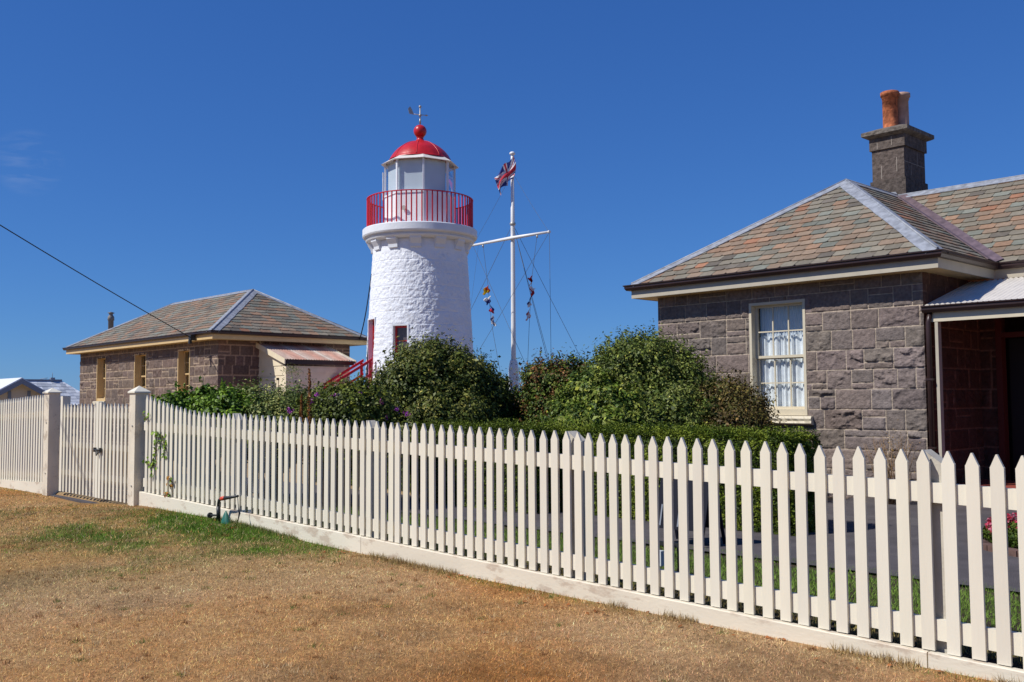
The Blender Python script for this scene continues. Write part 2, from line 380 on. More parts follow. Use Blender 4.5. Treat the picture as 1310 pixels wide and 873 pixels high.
H = rng.uniform(0.012, 0.036, len(X)) * (1 + G * 1.0); W = np.maximum(0.0036, rad * 0.0006) * rng.uniform(0.7, 1.4, len(X))
P = np.stack([X, Y, g_front(X, Y) - 0.004], -1)
tag(link('lawn_grass', grass_blades('lawn_grass', P, H, W, np.clip(C, 0, 1), 3, 1.7), M['blade']),
    'short dry brown lawn grass with a green patch by the sprinkler', 'grass', kind='stuff')
# straw tufts and low weeds scattered over the verge
nt_ = 900; tx_ = rng.uniform(-16, 0, nt_); ty_ = rng.uniform(0.8, 5.85, nt_); per = 26
X = np.repeat(tx_, per) + rng.normal(0, 0.022, nt_ * per); Y = np.minimum(np.repeat(ty_, per) + rng.normal(0, 0.022, nt_ * per), FY - .06)
kind_ = np.repeat(rng.random(nt_), per)[:, None]
C = np.where(kind_ < .55, np.array([0.62, 0.45, 0.24]), np.where(kind_ < .8, np.array([0.34, 0.17, 0.07]), np.array([0.16, 0.21, 0.05]))) * rng.uniform(.6, 1.25, (nt_ * per, 1))
H = rng.uniform(0.02, 0.05, nt_ * per); W = np.full(nt_ * per, 0.005); P = np.stack([X, Y, g_front(X, Y) - .002], -1)
tag(link('straw_tufts', grass_blades('straw_tufts', P, H, W, C, 15, 1.2), M['blade']), 'straw and weed tufts dotted over the dry lawn', 'grass', kind='stuff')
# tufts against the plinth
N = 9000
X = rng.uniform(-13.9, 0.5, N); k = fbm(X + 30, X * 0, 91, 0.8, 3) > 0.5; X = X[k]; Y = FY - 0.06 - rng.random(len(X)) ** 2 * 0.12
P = np.stack([X, Y, g_front(X, Y) - 0.003], -1)
gr = np.clip(1.3 - np.abs(X + 11.3) / 3.2, 0.15, 1)[:, None] * rng.uniform(0.4, 1, (len(X), 1))
C = (np.array([0.42, 0.28, 0.13]) * (1 - gr) + np.array([0.09, 0.17, 0.03]) * gr) * rng.uniform(0.6, 1.3, (len(X), 1))
H = rng.uniform(0.03, 0.085, len(X)); W = np.full(len(X), 0.006)
tag(link('grass_tufts', grass_blades('grass_tufts', P, H, W, C, 5, 0.8), M['blade']), 'longer grass tufts along the foot of the fence plinth', 'grass', kind='stuff')
# green grass strip inside the garden
N = 90000
X = rng.uniform(-14, 1.0, N); Y = rng.uniform(6.12, 8.3, N); Y = Y + (Y > 8.1) * 0.22 * fbm(X + 40, X * 0 + 3, 61, 0.3, 3)
dryk = np.clip((6.9 - Y) / 0.7 + (fbm(X + 5, Y + 5, 44, 0.5, 3) - 0.5) * 1.4, 0, 1)[:, None]
C = (np.array([0.18, 0.29, 0.05]) * (1 - dryk) + np.array([0.38, 0.28, 0.11]) * dryk) * rng.uniform(0.6, 1.35, (N, 1))
P = np.stack([X, Y, 0 * X + 0.09], -1); H = rng.uniform(0.025, 0.06, N); W = np.full(N, 0.006)
tag(link('garden_grass', grass_blades('garden_grass', P, H, W, C, 6, 1.0), M['blade']), 'green grass strip between the fence and the asphalt path', 'grass', kind='stuff')
# fallen leaves along the plinth
N = 110
X = np.concatenate([rng.uniform(-9, -2.4, 70), rng.uniform(-12, -2, 40)]); Y = FY - 0.08 - rng.random(N) ** 2 * 0.4
P = np.stack([X, Y, g_front(X, Y) + 0.012], -1); V = []; 
for p in P:
    a = rng.random() * 6.28; s = rng.uniform(0.012, 0.028); dx = np.array([math.cos(a), math.sin(a), rng.uniform(-.3, .5)]) * s; dy = np.array([-math.sin(a), math.cos(a), rng.uniform(-.3, .3)]) * s * .6
    V += [p - dx, p + dy, p + dx, p - dy]
C = np.repeat(np.array([0.20, 0.075, 0.035]) * rng.uniform(0.5, 1.6, (N, 1)), 4, 0)
tag(link('fallen_leaves', np_mesh('fallen_leaves', np.array(V), np.arange(4 * N).reshape(N, 4), C), M['leaf']), 'scattered brown dead leaves beside the fence plinth', 'leaves', kind='stuff')

# ------------------------------------------------------------------ stone walls
def stone_wall(name, parent, o, ux, nrm, W, H, holes=(), res=0.02, seed=1, course=0.305, z0=0.0, tint=(1, 1, 1), bulge=1.0, v_off=0.0, end_fade=(True, True)):
    """rock-faced ashlar as a relief grid; o = lower corner, ux = unit along the wall, nrm = outward"""
    r = np.random.default_rng(seed)
    nu = int(round(W / res)) + 1; nv = int(round(H / res)) + 1
    u = np.linspace(0, W, nu); v = np.linspace(0, H, nv)
    UU, VV = np.meshgrid(u, v, indexing='ij')
    hgt = np.zeros_like(UU); cc = np.zeros(UU.shape + (3,)); cc[:] = (0.50, 0.41, 0.31)
    blocks = []
    y = -v_off
    while y < H:
        x = -r.uniform(0, 0.3)
        while x < W:
            w_ = r.choice([0.28, 0.36, 0.45, 0.55, 0.7], p=[.22, .26, .26, .16, .1]) * r.uniform(0.9, 1.1)
            if r.random() < 0.33 and w_ > 0.3:
                sp = r.choice([0.1, 0.2]); 
                xs_ = [x]; 
                while xs_[-1] < x + w_ - 0.2 and r.random() < 0.4: xs_.append(xs_[-1] + r.uniform(.17, .3))
                xs_ = [q for q in xs_ if q < x + w_ - 0.12] + [x + w_]
                for a, b in zip(xs_[:-1], xs_[1:]): blocks.append((a, b, y, y + sp))
                blocks.append((x, x + w_, y + sp, y + course))
            else: blocks.append((x, x + w_, y, y + course))
            x += w_
        y += course
    base = fbm(UU + seed * 3.1, VV + 3, seed + 100, 0.16, 4); fine = fbm(UU + 9, VV + seed * 1.7, seed + 200, 0.045, 3)
    mor = max(0.0052, res * 0.42)
    for (a, b, c, d) in blocks:
        i0 = max(0, int(a / res)); i1 = min(nu, int(b / res) + 2); j0 = max(0, int(c / res)); j1 = min(nv, int(d / res) + 2)
        if i0 >= i1 or j0 >= j1: continue
        uu = UU[i0:i1, j0:j1]; vv = VV[i0:i1, j0:j1]
        dd = np.minimum(np.minimum(uu - a, b - uu), np.minimum(vv - c, d - vv))
        ins = dd > mor
        k = r.random(); am = (0.006 if k < 0.5 else 0.02 if k < 0.8 else 0.042) * bulge
        ox, oy = r.uniform(0, 60, 2); nz = fbm(uu + ox, vv + oy, int(r.integers(1e6)), 0.12, 3)
        crag = np.clip((fbm(uu * 1.0 + oy, vv * 1.5 + ox, int(r.integers(1e6)), 0.15, 4) - 0.5) * 7, -1, 1)
        f = np.clip((dd - mor) / 0.014, 0, 1) ** 0.7
        edge_ = np.clip(1 - dd / 0.05, 0, 1)
        tx, ty = r.uniform(-1, 1, 2) * am * 0.35
        hh = 0.006 + f * (0.012 + am * (0.55 * crag + 0.9 * (nz - .5)) - am * 0.35 * edge_ + 0.014 * (fine[i0:i1, j0:j1] - 0.5) + tx * (uu - (a + b) / 2) / 0.2 + ty * (vv - (c + d) / 2) / 0.2)
        hh = np.maximum(hh, 0.004)
        blk = np.array([0.185, 0.150, 0.132]) * r.uniform(0.84, 1.16) * np.array([1 + r.uniform(-.03, .06), 1, 1 + r.uniform(-.05, .05)])
        sub = hgt[i0:i1, j0:j1]; sub[ins] = hh[ins]
        cs = cc[i0:i1, j0:j1]; cs[ins] = blk * (0.8 + 0.4 * nz[ins][:, None])
    if end_fade[0]: hgt *= np.clip(UU / 0.03, 0, 1)
    if end_fade[1]: hgt *= np.clip((W - UU) / 0.03, 0, 1)
    for (a, b, c, d) in holes:
        nearh = (UU > a - 0.03) & (UU < b + 0.03) & (VV > c - 0.03) & (VV < d + 0.03); hgt[nearh] = np.minimum(hgt[nearh], 0.012)
    cc *= np.array(tint)
    ux = np.array(ux, float); nrm = np.array(nrm, float); o = np.array(o, float)
    V = o + UU[..., None] * ux + VV[..., None] * np.array([0, 0, 1.0]) + hgt[..., None] * nrm
    idx = np.arange(nu * nv).reshape(nu, nv)
    Fq = np.stack([idx[:-1, :-1], idx[1:, :-1], idx[1:, 1:], idx[:-1, 1:]], -1)
    keep = np.ones(Fq.shape[:2], bool); cu = (u[:-1] + u[1:]) / 2; cv = (v[:-1] + v[1:]) / 2
    for (a, b, c, d) in holes: keep &= ~(((cu > a) & (cu < b))[:, None] & ((cv > c) & (cv < d))[None, :])
    Fq = Fq[keep]
    if np.dot(np.cross(ux, [0, 0, 1.0]), nrm) < 0: Fq = Fq[:, ::-1]
    return link(name, np_mesh(name, V.reshape(-1, 3), Fq, cc.reshape(-1, 3)), M['stone'], parent)

# ------------------------------------------------------------------ slate roofs
def clip_poly(poly, clip):
    def cross(a, b, p): return (b[0] - a[0]) * (p[1] - a[1]) - (b[1] - a[1]) * (p[0] - a[0])
    outp = poly
    for i in range(len(clip)):
        a, b = clip[i], clip[(i + 1) % len(clip)]; inp = outp; outp = []
        for j in range(len(inp)):
            p, q = inp[j], inp[(j + 1) % len(inp)]; cp, cq = cross(a, b, p), cross(a, b, q)
            if cp >= 0: outp.append(p)
            if (cp >= 0) != (cq >= 0):
                tt = cp / (cp - cq); outp.append((p[0] + (q[0] - p[0]) * tt, p[1] + (q[1] - p[1]) * tt))
        if not outp: return []
    return outp

SL = [((0.200, 0.175, 0.132), .36), ((0.225, 0.162, 0.112), .28), ((0.265, 0.165, 0.105), .13), ((0.180, 0.184, 0.150), .13), ((0.29, 0.14, 0.08), .03), ((0.14, 0.12, 0.095), .06)]
def slates(mb, poly, ed, up, wid=0.27, exp_=0.19, seed=1, pointed=True):
    """cover the planar convex poly (3D) with slates; ed = eave unit dir, up = up-slope unit dir"""
    r = random.Random(seed); P = [Vector(p) for p in poly]; o = P[0]; ed = Vector(ed).normalized(); up = Vector(up).normalized()
    n = ed.cross(up).normalized()
    if n.z < 0: n = -n
    uv = [((p - o).dot(ed), (p - o).dot(up)) for p in P]
    ar = sum(uv[i][0] * uv[(i + 1) % len(uv)][1] - uv[(i + 1) % len(uv)][0] * uv[i][1] for i in range(len(uv)))
    if ar < 0: uv = uv[::-1]
    u0_, u1_ = min(a for a, b in uv), max(a for a, b in uv); v0_, v1_ = min(b for a, b in uv), max(b for a, b in uv)
    row = 0; v = v0_
    while v < v1_:
        x = u0_ - (wid / 2 if row % 2 else 0) - 0.05
        while x < u1_:
            wv = wid * r.uniform(0.82, 1.12); a = x + 0.003; b = x + wv - 0.003; t_ = v + exp_ + 0.03; c0 = r.uniform(0, 0.012)
            ct = 0.05 if pointed else 0.0
            s = [(a, v + c0 + ct * r.uniform(.4, 1)), (a + ct * 1.1, v + c0), (b - ct * 0.7 * r.random(), v + c0 + r.uniform(-.004, .01)), (b, v + c0 + ct * 0.8 * r.random() + 0.001), (b, t_), (a, t_)]
            cl = clip_poly(s, uv)
            if len(cl) >= 3:
                q = r.random(); acc = 0
                for cc_, pr in SL:
                    acc += pr
                    if q < acc: break
                k = r.uniform(0.8, 1.2); cc2 = tuple(z * k for z in cc_)
                lift = r.uniform(0, 0.004)
                def P3(p, e): return o + ed * p[0] + up * p[1] + n * (0.006 + 0.017 * max(0, (t_ - p[1]) / exp_) + lift + e)
                m_ = len(cl); top = [P3(p, 0) for p in cl]; bot = [P3(p, -0.018) for p in cl]
                fs = [tuple(range(m_))] + [(i, m_ + i, m_ + (i + 1) % m_, (i + 1) % m_) for i in range(m_)]
                mb.add(top + bot, fs, cc2)
            x += wv
        v += exp_; row += 1

def strip(mb, a, b, sides, w=0.16, lift=0.035, roll=0.0, c=None):
    """flashing along edge a-b lying on slopes; sides = list of in-plane dirs (unit) pointing away from the edge"""
    a = Vector(a); b = Vector(b); t = (b - a).normalized()
    for sd in sides:
        sd = Vector(sd); sd = (sd - t * sd.dot(t)).normalized()
        n = t.cross(sd)
        if n.z < 0: n = -n
        nseg = max(2, int((b - a).length / 0.35)); V = []
        for i in range(nseg + 1):
            p = a + (b - a) * i / nseg; ww = w * random.uniform(0.93, 1.07)
            V += [p + n * lift, p + sd * ww + n * (lift * random.uniform(.9, 1.1)), p + sd * ww + n * (lift - 0.018)]
        fs = []
        for i in range(nseg): 
            for k in range(2): fs.append((3 * i + k, 3 * i + 3 + k, 3 * i + 4 + k, 3 * i + 1 + k))
        mb.add(V, fs, c)
    if roll: mb.tube([a + Vector((0, 0, lift)), b + Vector((0, 0, lift))], roll, 8, c)

GUT = [(0.0, -0.02), (0.0, -0.10), (0.07, -0.10), (0.095, -0.06), (0.095, -0.03), (0.115, -0.015), (0.115, 0.0), (0.10, 0.0), (0.085, -0.02)]
FAS = [(-0.025, -0.06), (-0.025, -0.24), (0.0, -0.24), (0.0, -0.06)]
SOF = [(-0.46, -0.215), (-0.46, -0.235), (-0.03, -0.235), (-0.03, -0.215)]

def sash_window(parent, o, ux, inn, W, H, fr, cols=3, rows=2, depth=0.14, sill=True, curtain=True, name='window', sillm=None):
    """o = lower corner of the opening on the wall face, ux along, inn = inward"""
    o = Vector(o); ux = Vector(ux); inn = Vector(inn); Z = Vector((0, 0, 1))
    mb = MB(); t = 0.045
    # architrave lining of the reveal, 4 boxes
    mb.obox(o - inn * 0.015, ux * t, inn * (depth + 0.1), Z * H)
    mb.obox(o + ux * (W - t) - inn * 0.015, ux * t, inn * (depth + 0.1), Z * H)
    mb.obox(o + ux * t + Z * (H - t) - inn * 0.012, ux * (W - 2 * t), inn * (depth + 0.1), Z * t)
    mb.obox(o + ux * t - inn * 0.002 + Z * 0.0, ux * (W - 2 * t), inn * (depth + 0.08), Z * 0.10)
    fo = mb.build(name, fr, parent)
    iw = W - 2 * t; b = 0.04
    h2 = (H - 0.10 - t) / 2
    for k in range(2):
        zz = 0.10 + k * h2 - (0.0 if k == 0 else 0.02); dd = depth - (0.035 if k == 1 else 0.0)
        p = o + ux * t + inn * dd + Z * zz; hh = h2 + (0.02 if k else 0.0)
        mb = MB(); th = inn * 0.03
        mb.obox(p, ux * b, th, Z * hh); mb.obox(p + ux * (iw - b), ux * b, th, Z * hh)
        mb.obox(p + ux * b, ux * (iw - 2 * b), th, Z * b * 1.1); mb.obox(p + ux * b + Z * (hh - b), ux * (iw - 2 * b), th, Z * b)
        for i in range(1, cols): mb.obox(p + ux * (b + (iw - 2 * b) * i / cols - 0.011) + Z * b + inn * .003, ux * 0.022, inn * 0.022, Z * (hh - 2 * b))
        for j in range(1, rows): mb.obox(p + ux * b + Z * (b + (hh - 2 * b) * j / rows - 0.011) + inn * .005, ux * (iw - 2 * b), inn * 0.02, Z * 0.022)
        mb.build('sash', fr, fo)
        g = MB(); c0_ = p + ux * b + Z * b + inn * 0.014; g.add([c0_, c0_ + ux * (iw - 2 * b), c0_ + ux * (iw - 2 * b) + Z * (hh - 2 * b), c0_ + Z * (hh - 2 * b)], [(0, 1, 2, 3)]); g.build('glass', M['glass'], fo)
    # dark room behind + curtain
    if curtain:
        mb = MB(); n = 90; V = []; z1 = H * 0.70
        for i in range(n + 1):
            uu = t + iw * i / n; wv = 0.02 * math.sin(i * 0.8 + 2.2 * math.sin(i * 0.13)) + 0.015 * math.sin(i * 0.37 + 1)
            for zz in (0.1, z1 + 0.01 * abs(math.sin(i * 0.475)) + 0.008 * math.sin(i * .21)): V.append(o + ux * uu + inn * (depth + 0.085 + wv) + Z * zz)
        fs = [(2 * i, 2 * i + 2, 2 * i + 3, 2 * i + 1) for i in range(n)]
        mb.add(V, fs, None, True); mb.build('curtain', M['curtain'], fo)
        mb = MB(); V = []
        for i in range(n + 1):
            uu = t + iw * i / n; wv = 0.01 * math.sin(i * 1.3)
            for zz in (0.1, H): V.append(o + ux * uu + inn * (depth + 0.13 + wv) + Z * zz)
        mb.add(V, fs, None, True); mb.build('net_curtain', M['net'], fo)
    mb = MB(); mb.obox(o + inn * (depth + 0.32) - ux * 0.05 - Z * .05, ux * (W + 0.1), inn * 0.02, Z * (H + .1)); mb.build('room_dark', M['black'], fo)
    if sill:
        nseg = 40; mb = MB(); V = []; rr = random.Random(3)
        L_ = W + 0.22
        for i in range(nseg + 1):
            uu = -0.11 + L_ * i / nseg
            pr = [(0.1, 0), (-0.09, -0.012), (-0.10 - rr.uniform(0, .018), -0.05), (-0.085 - rr.uniform(0, .022), -0.09), (-0.10 - rr.uniform(0, .012), -0.125), (-0.06, -0.15), (0.1, -0.15)]
            for (dy, dz) in pr: V.append(o + ux * uu + inn * dy + Z * dz)
        k = 7; fs = []
        for i in range(nseg):
            for j in range(k): fs.append((i * k + j, i * k + (j + 1) % k, (i + 1) * k + (j + 1) % k, (i + 1) * k + j))
        fs += [tuple(range(k)), tuple(nseg * k + j for j in range(k))]
        mb.add(V, fs); mb.build('sill', sillm or M['cream'], fo)
    return fo

def corrugated(name, parent, o, a, b, nrm, pitch=0.076, amp=0.009, ma=None, colf=None):
    """sheet from corner o spanning a (across the ribs) and b (along the ribs)"""
    o = Vector(o); a = Vector(a); b = Vector(b); nrm = Vector(nrm).normalized(); L_ = a.length
    n = int(L_ / pitch * 8); nb = 8; V = []; C = []
    for j in range(nb + 1):
        for i in range(n + 1):
            s_ = i / n; h = amp * math.cos(2 * math.pi * s_ * L_ / pitch)
            V.append(o + a * s_ + b * (j / nb) + nrm * h); C.append(colf(s_, j / nb) if colf else (1, 1, 1))
    fs = [(j * (n + 1) + i, j * (n + 1) + i + 1, (j + 1) * (n + 1) + i + 1, (j + 1) * (n + 1) + i) for j in range(nb) for i in range(n)]
    return link(name, np_mesh(name, np.array([tuple(v) for v in V]), np.array(fs), np.array(C), True), ma, parent)

# ------------------------------------------------------------------ RIGHT HOUSE (stone cottage with porch)
hr = empty('stone_cottage', (-8.7, 17, 0.09), 'grey stone cottage with mottled slate roof, tall chimney and porch, behind the hedge', 'house')
ZE = EYE + 2.10; EX0, EX1, EY0 = -11.53, -5.87, 13.99
RX = (EX0 + EX1) / 2; HW = (EX1 - EX0) / 2; SLP = 0.675; ZR = ZE + SLP * HW
MY0 = 16.10; MR = MY0 + HW; MB_ = MY0 + 2 * HW; MX1 = 3.0
AP = (RX, EY0 + HW, ZR); JN = (RX, MR, ZR)
WT = ZE - 0.2
stone_wall('wall', hr, (-11.2, 14.35, 0.0), (1, 0, 0), (0, -1, 0), 4.94, WT, holes=[(-9.244 + 11.2, -8.19 + 11.2, EYE - 0.28, EYE + 1.617)], res=0.0105, seed=4, course=0.312, v_off=0.09)
stone_wall('wall', hr, (-6.26, 14.35, 0.0), (0, 1, 0), (1, 0, 0), 2.1, WT, res=0.02, seed=9, course=0.312, v_off=0.09, bulge=0.6, end_fade=(True, False), tint=(0.42, 0.27, 0.23))  # tint paints the porch's dark reddish shade into the stone
stone_wall('wall', hr, (-11.2, 22.0, 0.0), (0, -1, 0), (-1, 0, 0), 7.65, WT, res=0.04, seed=12, course=0.312, v_off=0.09, bulge=0.6)
stone_wall('wall', hr, (-6.26, 16.42, 0.0), (1, 0, 0), (0, -1, 0), 9.0, WT, holes=[(0.26, 1.50, 0.0, 3.06)], res=0.025, seed=14, course=0.312, v_off=0.09, bulge=0.6, end_fade=(False, True), tint=(0.42, 0.27, 0.23))  # porch back wall, same shade painted in by the tint
mb = MB(); mb.box((-11.15, 14.7, 0.0), (-6.32, 21.5, WT - .1)); mb.box((-6.32, 16.85, 0), (2.7, 21.5, WT - .1)); mb.build('inner_core', M['black'], hr)
# plinth course slightly proud under the front wall
# roof
mb = MB(); r2 = (MX1 - HW, MR, ZR)
sl1 = Vector((0, 1, SLP)).normalized(); sl2 = Vector((-1, 0, SLP)).normalized(); sl3 = Vector((1, 0, SLP)).normalized()
slates(mb, [(EX0, EY0, ZE), (EX1, EY0, ZE), AP], (1, 0, 0), sl1, seed=1)
slates(mb, [(EX1, EY0, ZE), (EX1, MY0, ZE), JN, AP], (0, 1, 0), sl2, seed=2)
slates(mb, [(EX1, MY0, ZE), (MX1, MY0, ZE), r2, JN], (1, 0, 0), sl1, seed=3)
slates(mb, [(EX0, MB_, ZE), (EX0, EY0, ZE), AP, JN], (0, 1, 0), sl3, seed=4)
B = MB_; 
mb.add([(EX0, B, ZE), JN, r2, (MX1, B, ZE)], [(0, 3, 2, 1)], (.22, .2, .17)); mb.add([(MX1, MY0, ZE), (MX1, B, ZE), r2], [(0, 1, 2)], (.22, .2, .17))
roof = mb.build('roof', M['slate'], hr)
mb = MB()
d_ = -0.02
def lo(p): return (p[0], p[1], p[2] + d_)
for poly in ([(EX0, EY0, ZE), (EX1, EY0, ZE), AP], [(EX1, EY0, ZE), (EX1, MY0, ZE), JN, AP], [(EX1, MY0, ZE), (MX1, MY0, ZE), r2, JN], [(EX0, B, ZE), (EX0, EY0, ZE), AP, JN]):
    mb.add([lo(p) for p in poly], [tuple(range(len(poly)))], (0.05, 0.045, 0.04))
mb.build('roof_battens', M['slate'], hr)
mb = MB()
s1d, s2d, s3d = -sl1, -sl2, -sl3
strip(mb, (EX1, EY0, ZE), AP, [Vector((-1, 0, 0)), Vector((0, 1, 0))], 0.17, 0.035, 0.022)
strip(mb, (EX0, EY0, ZE), AP, [Vector((1, 0, 0)), Vector((0, 1, 0))], 0.17, 0.035, 0.022)
strip(mb, AP, JN, [-sl2, -sl3], 0.16, 0.035, 0.02)
strip(mb, JN, r2, [-sl1, Vector((0, 1, -SLP))], 0.17, 0.035, 0.02)
mb.build('ridge_flashing', M['lead'], roof)
mb = MB(); strip(mb, (EX1 + .02, MY0 - .02, ZE), JN, [Vector((1, 0, 0)), Vector((0, -1, 0))], 0.15, 0.036, 0)
mb.build('valley_flashing', M['valley'], roof)
path = [(EX0, B), (EX0, EY0), (EX1, EY0), (EX1, MY0), (MX1, MY0)]
mb = MB(); sweep(mb, path, ZE + 0.005, GUT); mb.build('gutter', M['gutter'], hr)
mb = MB(); sweep(mb, path, ZE, FAS); mb.build('fascia', M['fascia'], hr)
mb = MB(); sweep(mb, path, ZE, [(-0.40, -0.212), (-0.40, -0.235), (-0.028, -0.235), (-0.028, -0.212)]); mb.build('soffit', M['tan'], hr)
sash_window(hr, (-9.244, 14.35, EYE - 0.28), (1, 0, 0), (0, 1, 0), 1.054, 1.897, M['cream'])

def chimney(parent):
    x0, x1, y0, y1 = -9.25, -8.58, 19.0, 19.96; zr = EYE
    c = MB(); r = random.Random(2)
    def blk(e, z0, z1, cc=(0.10, 0.08, 0.07)):
        c.box((x0 - e, y0 - e, z0), (x1 + e, y1 + e, z1), cc)
    blk(0.035, zr + 3.2, zr + 4.41, (0.095, 0.078, 0.068))
    blk(0.0, zr + 4.413, zr + 5.05, (0.115, 0.092, 0.08))
    blk(0.035, zr + 5.053, zr + 5.30, (0.12, 0.098, 0.085))
    # cornice and weathered cap
    e0, e1, e2 = 0.05, 0.15, 0.0
    def ring(e, z): return [(x0 - e, y0 - e, z), (x1 + e, y0 - e, z), (x1 + e, y1 + e, z), (x0 - e, y1 + e, z)]
    V = ring(0.05, zr + 5.302) + ring(0.13, zr + 5.34) + ring(0.15, zr + 5.355) + ring(0.15, zr + 5.43) + ring(-0.12, zr + 5.53)
    fs = [(3, 2, 1, 0)] + [(4 * k + i, 4 * k + (i + 1) % 4, 4 * k + 4 + (i + 1) % 4, 4 * k + 4 + i) for k in range(4) for i in range(4)] + [(16, 17, 18, 19)]
    c.add(V, fs, (0.16, 0.14, 0.12))
    co = c.build('chimney', mat('chimney_stone', None, 0.95, attr=True, noise=0.35, nscale=12, bump=0.035, bscale=14, spec=0.1), parent)
    # mortar joints
    def JB(a, b): q_ = MB(); q_.box(a, b); q_.build('mortar_joint', mmort, co)
    mmort = mat('mortar', (0.30, 0.26, 0.22), 0.9)
    for (xx, za, zb) in ((-9.06, 4.45, 4.72), (-8.74, 4.55, 4.85), (-9.12, 5.07, 5.2), (-8.82, 5.1, 5.28)): JB((xx, y0 - 0.003 - (0.035 if za > 5 else 0), zr + za), (xx + 0.014, y0 + 0.01, zr + zb))
    for (yy, za, zb) in ((19.3, 4.5, 4.7), (19.6, 4.72, 5.0)): JB((x1 - 0.01, yy, zr + za), (x1 + 0.003, yy + 0.012, zr + zb))
    JB((x0 - .002, y0 - 0.003, zr + 4.405), (x1 + 0.003, y1, zr + 4.417))
    JB((x1 - .01, y0, zr + 4.74), (x1 + 0.003, y1, zr + 4.75))
    pots = [(-8.99, 19.33, 0.155, M['terracotta'], 'rough orange chimney pot'), (-8.885, 19.62, 0.15, M['pale_pot'], 'pale smooth chimney pot with vent holes')]
    for (px, py, rr, mm, lb) in pots:
        z = zr + 5.46; p = MB()
        prof = [(rr * 1.05, z), (rr * 1.05, z + 0.06), (rr * 0.97, z + 0.09), (rr * 0.94, z + 0.70), (rr * 1.04, z + 0.705), (rr * 1.05, z + 0.755), (rr * 1.20, z + 0.765), (rr * 1.20, z + 0.84), (rr * 1.02, z + 0.85), (rr * 0.8, z + 0.85), (rr * 0.8, z + 0.5)]
        p.lathe(prof, px, py, 20); po = p.build('chimney_pot', mm, co); po['label'] = lb
        if mm is M['terracotta']:
            for vtx in po.data.vertices: vtx.co += Vector((random.uniform(-1, 1), random.uniform(-1, 1), 0)) * 0.007
    f = MB()
    strip(f, (x1 + 0.05, y0 - 0.05, ZR - 0.12), (x1 + 0.05, y1, ZR - 0.10), [Vector((1, 0, -.6))], 0.12, 0.05)
    f.prism([(x0 - .04, y0 - 0.06, ZR - 0.0), (x0 - .04, y0 - .06, ZR + 0.14), (x0 + .5, y0 - .06, ZR + 0.12), (x1 + .06, y0 - .06, ZR - .22), (x1 + .06, y0 - .06, ZR - .35)], (0, 0.025, 0))
    f.build('chimney_flashing', M['lead'], co)
    return co
chimney(hr)

# porch
PZ = EYE + 1.35; GY = 14.30
b_ = Vector((0, 16.05 - 14.30, 0.50))
corrugated('porch_roof', hr, (-6.22, GY, PZ + 0.0), (7.2, 0, 0), b_, Vector((0, -0.5, 1.75)), ma=M['corrugated'])
mb = MB(); sweep(mb, [(-6.24, GY + 0.03), (1.0, GY + 0.03)], PZ - 0.005, GUT); mb.build('porch_gutter', M['gutter'], hr)
mb = MB(); mb.box((-6.2, GY + 0.035, PZ - 0.24), (0.9, GY + 0.09, PZ - 0.05)); mb.build('porch_beam', M['cream'], hr)
for xx in (-6.095, -3.2, -0.4):
    mb = MB(); mb.box((xx, GY + 0.04, 0.25), (xx + 0.045, GY + 0.15, PZ - 0.243)); mb.build('porch_post', M['fascia'], hr)
mb = MB(); mb.tube([(-6.15, GY + 0.02, PZ - 0.1), (-6.17, GY + 0.0, PZ - 0.25), (-6.17, GY + 0.0, 0.1)], 0.038, 10)
for z in (0.9, 1.9): mb.box((-6.22, GY - .042, z), (-6.12, GY + 0.05, z + 0.03))
mb.build('downpipe', M['gutter'], hr)
mb = MB(); mb.box((-6.255, 14.28, 0.0), (1.0, 16.42, 0.33)); mb.box((-6.255, 14.24, 0.29), (1.0, 14.28, 0.335)); mb.build('porch_floor', M['porch_floor'], hr)
# doorway
mb = MB()
mb.box((-6.0, 16.38, 0.27), (-5.91, 16.56, 3.06)); mb.box((-4.85, 16.38, 0.27), (-4.76, 16.56, 3.06)); mb.box((-5.91, 16.38, 2.97), (-4.85, 16.56, 3.06)); mb.box((-5.91, 16.385, 2.60), (-4.85, 16.55, 2.68))
mb.box((-5.4, 16.39, 2.68), (-5.37, 16.5, 2.97))
df = mb.build('door_frame', M['door'], hr)
mb = MB(); mb.box((-5.905, 16.68, 0.28), (-4.855, 16.72, 2.59), None)
for i in range(2):
    for k in range(2): mb.box((-5.80 + i * 0.5, 16.665, 0.5 + k * 1.0), (-5.43 + i * 0.5, 16.681, 1.35 + k * 1.0))
dr = mb.build('door', mat('dark_door', (0.012, 0.006, 0.005), 0.5), df)
mb = MB(); mb.box((-5.905, 16.46, 2.685), (-4.855, 16.465, 2.965)); mb.build('fanlight_glass', M['glass'], df)

# ------------------------------------------------------------------ LEFT HOUSE (stone quarters with lean-to)
hl = empty('stone_quarters', (-33, 16, 0.0), 'low dark stone building with slate hip roof, three narrow windows and cream lean-to', 'house')
ZE2 = EYE + 2.08; X0, X1, Y0, Y1 = -38.65, -26.65, 13.2, 18.66
YM = (Y0 + Y1) / 2; AZ = EYE + 3.68; A1 = (-29.30, YM, AZ); A0 = (-35.4, YM, AZ)
wt = ZE2 - 0.2; wins = [(-36.57, -35.70), (-33.18, -32.20), (-29.79, -28.93)]
stone_wall('wall', hl, (-38.27, 13.6, -0.05), (1, 0, 0), (0, -1, 0), 11.2, wt + .05, holes=[(a + 38.27, b + 38.27, EYE + 0.05, EYE + 1.66) for a, b in wins], res=0.028, seed=21, course=0.31, tint=(0.86, 0.79, 0.74))
stone_wall('wall', hl, (-27.07, 13.6, -0.05), (0, 1, 0), (1, 0, 0), 4.66, wt + .05, res=0.035, seed=23, course=0.31, bulge=0.4, tint=(0.85, 0.68, 0.62))
